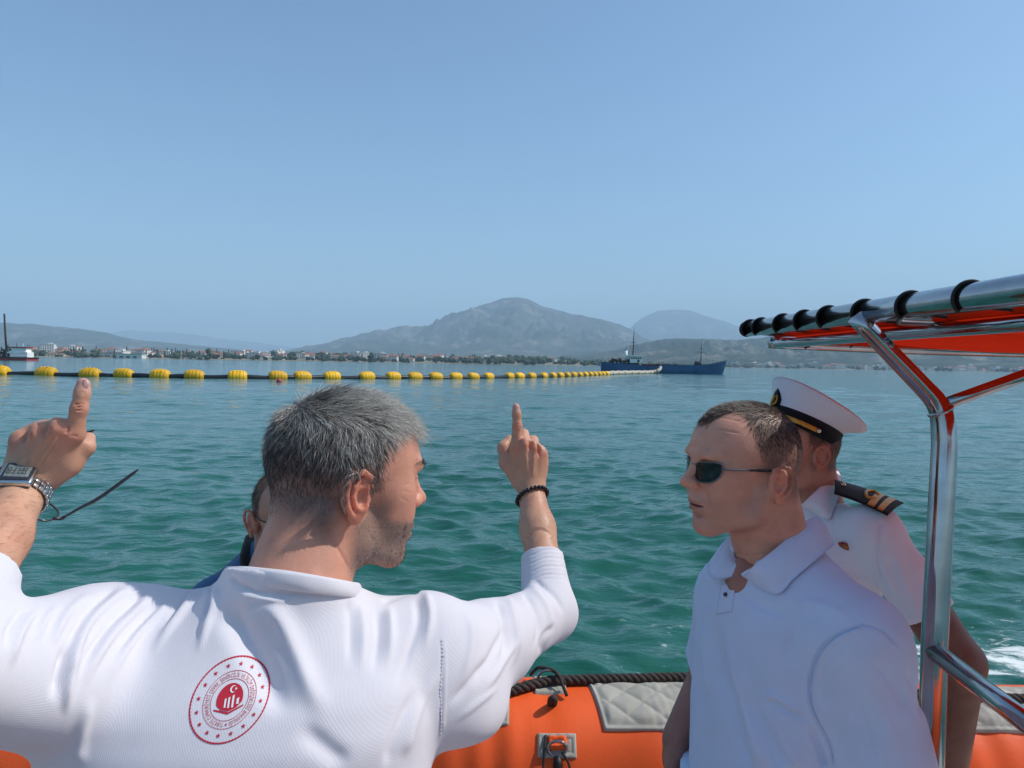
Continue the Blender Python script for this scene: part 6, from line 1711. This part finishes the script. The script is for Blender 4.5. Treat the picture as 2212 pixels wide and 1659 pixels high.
# ================================================================== officer in white uniform and peaked cap
pc = empty('person', (.86, 2.04, CAMH - 1.78), 'naval officer in white short sleeved uniform shirt and peaked cap behind the steel post', 'person')
MC = face_to(180 + 9, 0, 0); OC = U(1728, 982, 2.05)
toC = lambda P: (np.asarray(P) - OC) @ MC
nbC = toC(U(1768, 1098, 2.06))
VC, QC = head_vol(nbC, .066, h=.0026, jaw=1.0, zlow=-.24, neck_top=.058)
def hairC(x, y, z):
    side = smst(.030, .045, z) * (1 - smst(.0, .015, x - .012)); back = smst(.034, .048, -x) * smst(-.045, -.025, z)
    return np.clip(np.maximum(side, back), 0, 1)
NC = normals(VC, QC)
cC = skin_cols(VC, (.52, .235, .155), (0, 0), lambda x, y, z: hairC(x, y, z) * .85, (.045, .033, .028), None)
hair_obj(VC, QC, NC, hairC, 3600, 41, lambda P: np.tile([[.05, 0, -1.0]], (len(P), 1)), lambda P: np.interp(P[:, 2], [-.04, .02, .06], [.003, .006, .010]), .0004,
         lambda P, gq: np.tile([[.014, .011, .010]], (len(P), 1)) * gq.uniform(.6, 2.0, (len(P), 1)), MC, OC, pc, lift=.3)
LC = R(-62)
shC, elC, haC = np.array([.945, 1.885, zc(-.405)]), U(2072, 1432, 1.76), U(2040, 1690, 1.80)
vc = Vol((.62, 1.55, zc(-1.10)), (1.30, 2.45, zc(-.36)), .0055)
vc.apply(loft([zc(-1.05), zc(-.7), zc(-.52), zc(-.47), zc(-.43)], [.865] * 5, [2.05] * 5, [.15, .16, .155, .10, .06], [.10, .10, .10, .08, .06], LC))
vc.apply(cone(shC, .052, elC, .056), .03); vc.apply(cone(elC, .056, haC, .046), .02)
vc.apply(cone(haC, .040, haC + np.array([-.02, -.02, -.10]), .030), .02)
hC = haC + np.array([-.02, -.02, -.12]); vc.apply(ell(hC, (.022, .038, .045)), .02)
for i, o_ in enumerate((-.028, -.010, .010, .028)): vc.apply(cone(hC + np.array([0, o_, -.03]), .010, hC + np.array([.004, o_, -.105 + .01 * abs(i - 1.5)]), .008), .008)
vc.apply(cone(hC + np.array([0, -.034, 0]), .012, hC + np.array([0, -.055, -.05]), .009), .01)
shC2 = np.array([.785, 2.215, zc(-.405)]); vc.apply(cone(shC2, .05, shC2 + np.array([-.01, .06, -.30]), .045), .03); vc.apply(cone(shC2 + np.array([-.01, .06, -.30]), .043, shC2 + np.array([-.08, -.02, -.52]), .03), .02)
Vc2, Qc2 = vc.mesh(); Vc2 = relax(Vc2, Qc2, 1)
Wc, Qcw = weld([(xf(VC, MC, OC), QC), (Vc2, Qc2)])
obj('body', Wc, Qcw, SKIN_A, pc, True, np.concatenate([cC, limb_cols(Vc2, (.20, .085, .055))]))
UNI = cloth('white_uniform_cotton', (.80, .77, .82), 1400, .15, .1, .8, .02)
vu = Vol((.62, 1.66, zc(-1.02)), (1.24, 2.42, zc(-.335)), .0052)
vu.apply(loft([zc(-1.02), zc(-.75), zc(-.62), zc(-.52), zc(-.465), zc(-.435), zc(-.405), zc(-.38)],
              [.865] * 8, [2.05, 2.05, 2.05, 2.055, 2.06, 2.06, 2.06, 2.06], [.170, .175, .180, .188, .176, .142, .098, .074], [.120, .125, .128, .122, .108, .094, .080, .070], LC, 2.3))
vu.apply(cone(np.array([.91, 1.96, zc(-.43)]), .055, shC + np.array([0, 0, -.012]), .058), .05)
slC = shC + (elC - shC) * .66
vu.apply(cone(shC + np.array([0, 0, -.012]), .062, slC, .066, flat1=True), .04)
vu.apply(cone(np.array([.82, 2.14, zc(-.43)]), .055, shC2 + np.array([0, 0, -.012]), .058), .05)
vu.apply(cone(shC2 + np.array([0, 0, -.012]), .062, shC2 + np.array([-.008, .04, -.20]), .064, flat1=True), .04)
VU, QU = vu.mesh(); VU = relax(VU, QU, 2); NU = normals(VU, QU)
VU = folds(VU, NU, [([(1905, 1125), (1895, 1180), (1900, 1240), (1930, 1290)], 3, 3, -.005, .05, .2), ([(1915, 1200), (1935, 1250), (1960, 1310)], 7, 9, -.005, .2, .4),
                    ([(1822, 1235), (1870, 1245), (1905, 1262)], 4, 4, -.004, .1, .3), ([(1850, 1200), (1880, 1230), (1915, 1290)], 7, 7, .004, .3, .3),
                    ([(1990, 1160), (2010, 1240), (2030, 1310)], 8, 8, .004, .3, .3), ([(1950, 1180), (1975, 1260), (2000, 1320)], 8, 8, -.004, .3, .3)])
NU = normals(VU, QU); VU = VU + NU * (fbm(VU, 28, 3, 20.0, .5) * .0014)[:, None]
uni = obj('uniform_shirt', VU, QU, UNI, pc)
legs(pc, .865, 2.05, zc(-1.02), LC, TROUSER_W)
BVC = bvh_of(*crop(VU, QU, NU @ _f < .4))
# shirt collar
inC = [U(1800, 1006, 2.14), U(1795, 1022, 2.06), U(1772, 1052, 1.99), U(1745, 1078, 1.975), U(1728, 1092, 1.98)]
outC = [on(BVC, 1822, 1052, .006, 2.02), on(BVC, 1812, 1075, .006, 1.98), on(BVC, 1800, 1106, .006, 1.94), on(BVC, 1790, 1124, .006, 1.93), on(BVC, 1748, 1100, .006, 1.96)]
collar_strip(inC, outC, 'collar', uni, UNI, .0025)
# epaulette board with two gold rings, curl and button
EPB = cloth('epaulette_black', (.008, .008, .011), 1500, .2, .2); GOLD = mat('gold_braid', (.62, .31, .045), .42, metal=.55, noise=(160, .2, 3)); BRASS = mat('brass_button', (.75, .62, .42), .25, metal=1.0)
TLc, TRc, BRc, BLc = np.array([1803, 1037.]), np.array([1952, 1087.]), np.array([1917, 1113.]), np.array([1802, 1066.])
def ep(u, v):
    q = (1 - u)[:, None] * (1 - v)[:, None] * TLc + u[:, None] * (1 - v)[:, None] * TRc + u[:, None] * v[:, None] * BRc + (1 - u)[:, None] * v[:, None] * BLc
    return q[:, 0], q[:, 1]
EPL = [U(*TLc, 2.00), U(*TRc, 1.90), U(*BRc, 1.80), U(*BLc, 1.915)]
def epq(u, v, lift=0.0):
    u, v = np.asarray(u, float), np.asarray(v, float)
    q = ((1 - u) * (1 - v))[..., None] * EPL[0] + (u * (1 - v))[..., None] * EPL[1] + (u * v)[..., None] * EPL[2] + ((1 - u) * v)[..., None] * EPL[3]
    n_ = nrm(np.cross(EPL[1] - EPL[0], EPL[0] - EPL[3])); n_ = n_ if n_[2] > 0 else -n_
    return q + n_ * (lift + .006 * np.sin(math.pi * np.clip(v, 0, 1)) + .004 * np.sin(math.pi * u) - .002)[..., None]
def epgrid(u0, u1, v0, v1, lift, th, name, m_, parent, n=12, shape=None):
    u, v = np.meshgrid(np.linspace(u0, u1, n), np.linspace(v0, v1, n)); u, v = u.ravel(), v.ravel()
    top = epq(u, v, lift + th); bot = epq(u, v, lift); V = np.concatenate([top, bot]); K = n * n
    F = []
    for j in range(n - 1):
        for i in range(n - 1): a = j * n + i; F += [[a, a + 1, a + n + 1, a + n], [K + a, K + a + n, K + a + n + 1, K + a + 1]]
    rim = list(range(n)) + [j * n + n - 1 for j in range(1, n)] + [(n - 1) * n + i for i in range(n - 2, -1, -1)] + [j * n for j in range(n - 2, 0, -1)]
    F += [[a, K + a, K + b, b] for a, b in zip(rim, rim[1:] + rim[:1])]
    return obj(name, V, F, m_, parent)
epo = epgrid(0, 1, 0, 1, 0, .004, 'epaulette', EPB, uni)
epgrid(.80, .90, .02, .98, .0042, .0012, 'gold_ring', GOLD, epo); epgrid(.62, .74, .02, .98, .0042, .0012, 'gold_ring', GOLD, epo)
cu_ = np.array([epq(np.array(.585 + .085 * math.cos(a) * -1), np.array(.40 + .30 * math.sin(a)), .0055) for a in np.linspace(R(-150), R(150), 26)])
obj('gold_curl', *tube(cu_, .0042, 8), GOLD, epo)
bb = epq(np.array(.13), np.array(.45), .006); nb_ = nrm(np.cross(EPL[1] - EPL[0], EPL[0] - EPL[3])); nb_ = nb_ if nb_[2] > 0 else -nb_
obj('brass_button', *tube([bb, bb + nb_ * .003, bb + nb_ * .0055], [.0075, .007, .003], 14), BRASS, epo)
# red oval pin on the chest
pnc = on(BVC, 1828, 1179, .003, 1.93); ux = nrm(U(1843, 1185, 1.93) - U(1813, 1172, 1.93)); uy = nrm(np.cross(ux, [0, -1.0, 0])); 
oval = lambda a, b, o_: np.array([pnc + ux * a * math.cos(t) + uy * b * math.sin(t) + np.array([0, -o_, 0]) for t in np.linspace(0, 2 * math.pi, 28, endpoint=False)])
def disc(a, b, o0, o1):
    P = np.concatenate([oval(a, b, o0), oval(a, b, o1)]); n = 28
    return P, [[i, (i + 1) % n, n + (i + 1) % n, n + i] for i in range(n)] + [list(range(n, 2 * n)), list(range(n))[::-1]]
pin = obj('chest_pin', *disc(.0195, .0085, -.004, .003), mat('pin_red', (.30, .03, .02), .35, coat=.5), uni)
obj('pin_center', *disc(.0120, .0040, .003, .0045), mat('pin_gold', (.40, .16, .04), .4, metal=.3), pin)
# ---- peaked cap
CAPW = cloth('cap_white_cover', (.82, .78, .84), 1400, .1, .1, .75, .02); CAPB = cloth('cap_black_band', (.007, .007, .010), 900, .3)
cap = empty('peaked_cap', tuple(OC + np.array([0, 0, .09])), 'white naval peaked cap with black band and gold badge', 'cap')
MCAP = MC @ rotM('Y', -25); OCAP = OC + MC @ np.array([-.006, 0, .072])
def ringsec(cx, z, rx, ry, n=64): 
    t = np.linspace(0, 2 * math.pi, n, endpoint=False); return np.stack([cx + rx * np.cos(t), ry * np.sin(t), np.full(n, z)], 1)
def lathe(rings):
    n = len(rings[0]); V = np.concatenate(rings); F = []
    for i in range(len(rings) - 1):
        for j in range(n): F.append([i * n + j, i * n + (j + 1) % n, (i + 1) * n + (j + 1) % n, (i + 1) * n + j])
    return V, F
V_, F_ = lathe([ringsec(-.002, -.014, .101, .083), ringsec(-.002, -.014, .1045, .0865), ringsec(-.002, .028, .1060, .0880), ringsec(-.002, .028, .100, .082)])
band = obj('band', xf(V_, MCAP, OCAP), F_, CAPB, cap)
crown = [ringsec(-.002, .024, .105, .087)]
for z, a in [(.034, 0), (.050, .35), (.064, .75), (.072, .95), (.078, 1.0), (.083, .985), (.086, .93), (.087, .80), (.088, .5), (.088, .02)]:
    q = ringsec(-.014 * a, z, .105 + .036 * a if z < .0835 else (.141 * a), .087 + .041 * a if z < .0835 else .128 * a)
    front = np.clip(q[:, 0] / .13, -1, 1); q[:, 2] += np.where(z > .04, .020 * np.maximum(front, 0) ** 1.2 - .012 * np.maximum(-front, 0), 0) * min(1, max(0, (z - .034) / .04)); crown.append(q)
V_, F_ = lathe(crown); F_.append([len(crown) * 64 - 64 + j for j in range(64)])
cr_ = obj('crown', xf(V_, MCAP, OCAP), F_, CAPW, cap)
obj('piping', *tube(xf(np.vstack([crown[5], crown[5][:1]]), MCAP, OCAP), .0022, 6, False), CAPW, cr_)
vis = []
for k, (dx, dz) in enumerate([(0, 0), (.018, -.008), (.036, -.020), (.048, -.032)]):
    t = np.linspace(R(-62), R(62), 24); w = np.cos(t * 90 / 62 * .98) ** .6
    vis.append(np.stack([-.002 + .1045 * np.cos(t) + dx * w, .0865 * np.sin(t), -.010 + dz * w], 1))
Vv = np.concatenate(vis); Vv = np.concatenate([Vv, Vv - [0, 0, .002]]); n_ = 24
Fv = [[k * n_ + j, k * n_ + j + 1, (k + 1) * n_ + j + 1, (k + 1) * n_ + j] for k in range(3) for j in range(n_ - 1)]; Fv += [[a + 96 for a in f[::-1]] for f in Fv]
obj('visor', xf(Vv, MCAP, OCAP), Fv, mat('visor_gloss', (.008, .008, .009), .15, coat=1.0), cap)
st_ = np.stack([-.002 + .1075 * np.cos(np.linspace(R(-85), R(85), 40)), .0895 * np.sin(np.linspace(R(-85), R(85), 40)), np.full(40, .000)], 1)
V_, F_ = lathe([np.concatenate([st_]) + [0, 0, -.006], st_ * [1.012, 1.012, 1] + [0, 0, -.004], st_ * [1.012, 1.012, 1] + [0, 0, .004], st_ + [0, 0, .006]]); F_ = [f for f in F_ if (f[0] % 40) != 39]
obj('gold_strap', xf(V_, MCAP, OCAP), F_, GOLD, cap)
for s in (1, -1):
    p_ = np.array([-.002 + .110 * math.cos(R(85)), s * .0915 * math.sin(R(85)), 0]); obj('strap_button', *tube(xf(np.array([p_, p_ * [1, 1.04, 1]]), MCAP, OCAP), [.0072, .005], 12), BRASS, cap)
bc = np.array([.108, 0, .038])
shp = [(0, .034), (.012, .022), (.020, .006), (.019, -.012), (.010, -.022), (0, -.026)]
ol = [(y_, z_) for y_, z_ in shp] + [(-y_, z_) for y_, z_ in shp[::-1][1:-1]]
Pb = np.array([[bc[0] + .006 - 4.5 * y_ * y_ + .15 * z_, y_, bc[2] + z_] for y_, z_ in ol]); n_ = len(Pb); Pb2 = Pb - [.008, 0, 0]
bdg = obj('badge', xf(np.concatenate([Pb, Pb2]), MCAP, OCAP), [list(range(n_))] + [[i, n_ + i, n_ + (i + 1) % n_, (i + 1) % n_] for i in range(n_)], CAPB, cap)
gd = []
for s in (1, -1):
    gd.append(tube(xf(smoothline([(bc[0] + .008, 0, bc[2] - .018), (bc[0] + .006, s * .011, bc[2] - .010), (bc[0] + .006, s * .012, bc[2] + .004), (bc[0] + .008, s * .006, bc[2] + .012)], 12), MCAP, OCAP), .0026, 6))
gd.append(tube(xf(np.array([(bc[0] + .010, 0, bc[2] - .014), (bc[0] + .010, 0, bc[2] + .010)]), MCAP, OCAP), .0028, 6)); gd.append(tube(xf(np.array([(bc[0] + .010, -.006, bc[2] + .006), (bc[0] + .010, .006, bc[2] + .006)]), MCAP, OCAP), .0022, 6))
obj('badge_wreath', *join(gd), GOLD, bdg)

# ================================================================== man in navy shirt, almost hidden behind the first man
pd_ = empty('person', (-.52, 1.82, CAMH - 1.78), 'man in navy shirt with spectacles mostly hidden behind the pointing man', 'person')
MD = face_to(-58, -6, 0); OD = U(622, 1125, 1.80)
toD = lambda P: (np.asarray(P) - OD) @ MD
VD, QD = head_vol(toD(U(628, 1240, 1.86)), .064, h=.0028, zlow=-.25, fat=.003)
cD = skin_cols(VD, (.46, .235, .165), (0, 0), hairC, (.13, .085, .06))
hair_obj(VD, QD, normals(VD, QD), hairC, 3500, 51, lambda P: np.tile([[.3, 0, -1.0]], (len(P), 1)), lambda P: np.interp(P[:, 2], [-.04, .03, .1], [.004, .010, .016]), .0004, lambda P, gq: np.tile([[.10, .065, .045]], (len(P), 1)) * gq.uniform(.5, 2.0, (len(P), 1)), MD, OD, pd_, lift=.3)
vd = Vol((-1.05, 1.55, zc(-1.1)), (-.15, 2.15, zc(-.44)), .012)
vd.apply(loft([zc(-1.0), zc(-.7), zc(-.58), zc(-.52)], [-.595] * 4, [1.88] * 4, [.12, .13, .10, .07], [.1, .11, .09, .06], R(20)))
vd.apply(cone((-.74, 1.82, zc(-.62)), .05, (-.80, 1.80, zc(-.92)), .045), .03); vd.apply(cone((-.80, 1.80, zc(-.92)), .042, (-.70, 1.66, zc(-1.04)), .03), .03)
vd.apply(cone((-.50, 1.94, zc(-.64)), .045, (-.47, 1.95, zc(-.92)), .042), .03); vd.apply(cone((-.47, 1.95, zc(-.92)), .040, (-.50, 1.75, zc(-1.04)), .03), .03)
Vd2, Qd2 = vd.mesh()
Wd, Qd = weld([(xf(VD, MD, OD), QD), (Vd2, Qd2)])
obj('body', Wd, Qd, SKIN_A, pd_, True, np.concatenate([cD, limb_cols(Vd2, (.45, .23, .16))]))
NAVYC = cloth('navy_polo', (.045, .12, .24), 1000, .25); LBLUE = cloth('pale_blue_patch', (.33, .50, .62), 1000, .2); BLK = cloth('black_collar', (.01, .011, .014), 1000, .2)
vn = Vol((-.95, 1.62, zc(-1.02)), (-.15, 2.14, zc(-.44)), .006)
vn.apply(loft([zc(-1.02), zc(-.8), zc(-.64), zc(-.575), zc(-.525), zc(-.49), zc(-.465)], [-.60] * 4 + [-.595, -.585, -.57], [1.88] * 7, [.15, .155, .16, .150, .125, .10, .082], [.125, .13, .13, .118, .10, .085, .072], R(20), 2.3))
vn.apply(cone((-.64, 1.85, zc(-.60)), .062, (-.735, 1.82, zc(-.63)), .066), .05); vn.apply(cone((-.735, 1.82, zc(-.63)), .068, (-.79, 1.80, zc(-.84)), .068, flat1=True), .04)
vn.apply(cone((-.53, 1.92, zc(-.62)), .055, (-.50, 1.94, zc(-.64)), .056), .05); vn.apply(cone((-.50, 1.94, zc(-.64)), .058, (-.49, 1.95, zc(-.84)), .058, flat1=True), .04)
VN, QN = vn.mesh(); VN = relax(VN, QN, 2); NN = normals(VN, QN); VN = VN + NN * (fbm(VN, 38, 3, 20.0, .5) * .0016)[:, None]
nav = obj('polo_shirt', VN, QN, NAVYC, pd_)
BVD = bvh_of(*crop(VN, QN, NN @ _f < .3))
vq = Vol((-.86, 1.72, zc(-.73)), (-.64, 1.92, zc(-.53)), .004); vq.apply(cone((-.708, 1.829, zc(-.6215)), .0690, (-.775, 1.808, zc(-.66)), .0695, True, True)); V_, F_ = vq.mesh(); obj('shoulder_panel', V_, F_, LBLUE, nav)
colD = [U(540, 1162, 1.90), U(532, 1190, 1.83), U(530, 1215, 1.79), U(545, 1248, 1.77), U(600, 1268, 1.76), U(680, 1262, 1.78)]
obj('collar', *tube(smoothline(colD, 30), .013, 10), BLK, nav)
legs(pd_, -.545, 1.88, zc(-1.05), R(20), TROUSER)
LD_ = lambda x, y, z: OD + MD @ np.array([x, y, z])
sp2 = empty('spectacles', tuple(LD_(.09, 0, .02)), 'thin spectacles worn by the hidden man in navy', 'spectacles')
for s in (1, -1):
    obj('temple', *tube(np.array([LD_(.085, s * .062, .024), LD_(.05, s * .078, .024), LD_(-.01, s * .083, .022), LD_(-.025, s * .083, .008)]), .0016, 8), FRM if 'FRM' in globals() else TIP, sp2)
    obj('rim', *tube(np.array([LD_(.1015 - .006 * ((.033 + .022 * math.cos(a)) / .03) ** 2, s * (.033 + .022 * math.cos(a)), .018 + .017 * math.sin(a)) for a in np.linspace(0, 2 * math.pi, 30)]), .0014, 6, False), TIP, sp2)
obj('bridge', *tube(np.array([LD_(.100, .012, .022), LD_(.103, 0, .024), LD_(.100, -.012, .022)]), .0014, 6), TIP, sp2)
# ================================================================== haze: the hot bright air between here and the hills
def build_haze():
    V, F = box((0, 8500, 640), (46000, 27000, 1300))
    m = bpy.data.materials.new('haze'); m.use_nodes = True
    n, l = m.node_tree.nodes, m.node_tree.links; n.remove(n['Principled BSDF'])
    pv = n.new('ShaderNodeVolumePrincipled'); pv.inputs['Color'].default_value = (.60, .80, .99, 1); pv.inputs['Density'].default_value = 1.2e-4; pv.inputs['Anisotropy'].default_value = 0.0
    l.new(pv.outputs[0], n['Material Output'].inputs['Volume'])
    o = obj('haze', V, F, m, None, False)
    tag(o, 'pale summer haze over the bay', 'haze', kind='stuff')
build_haze()
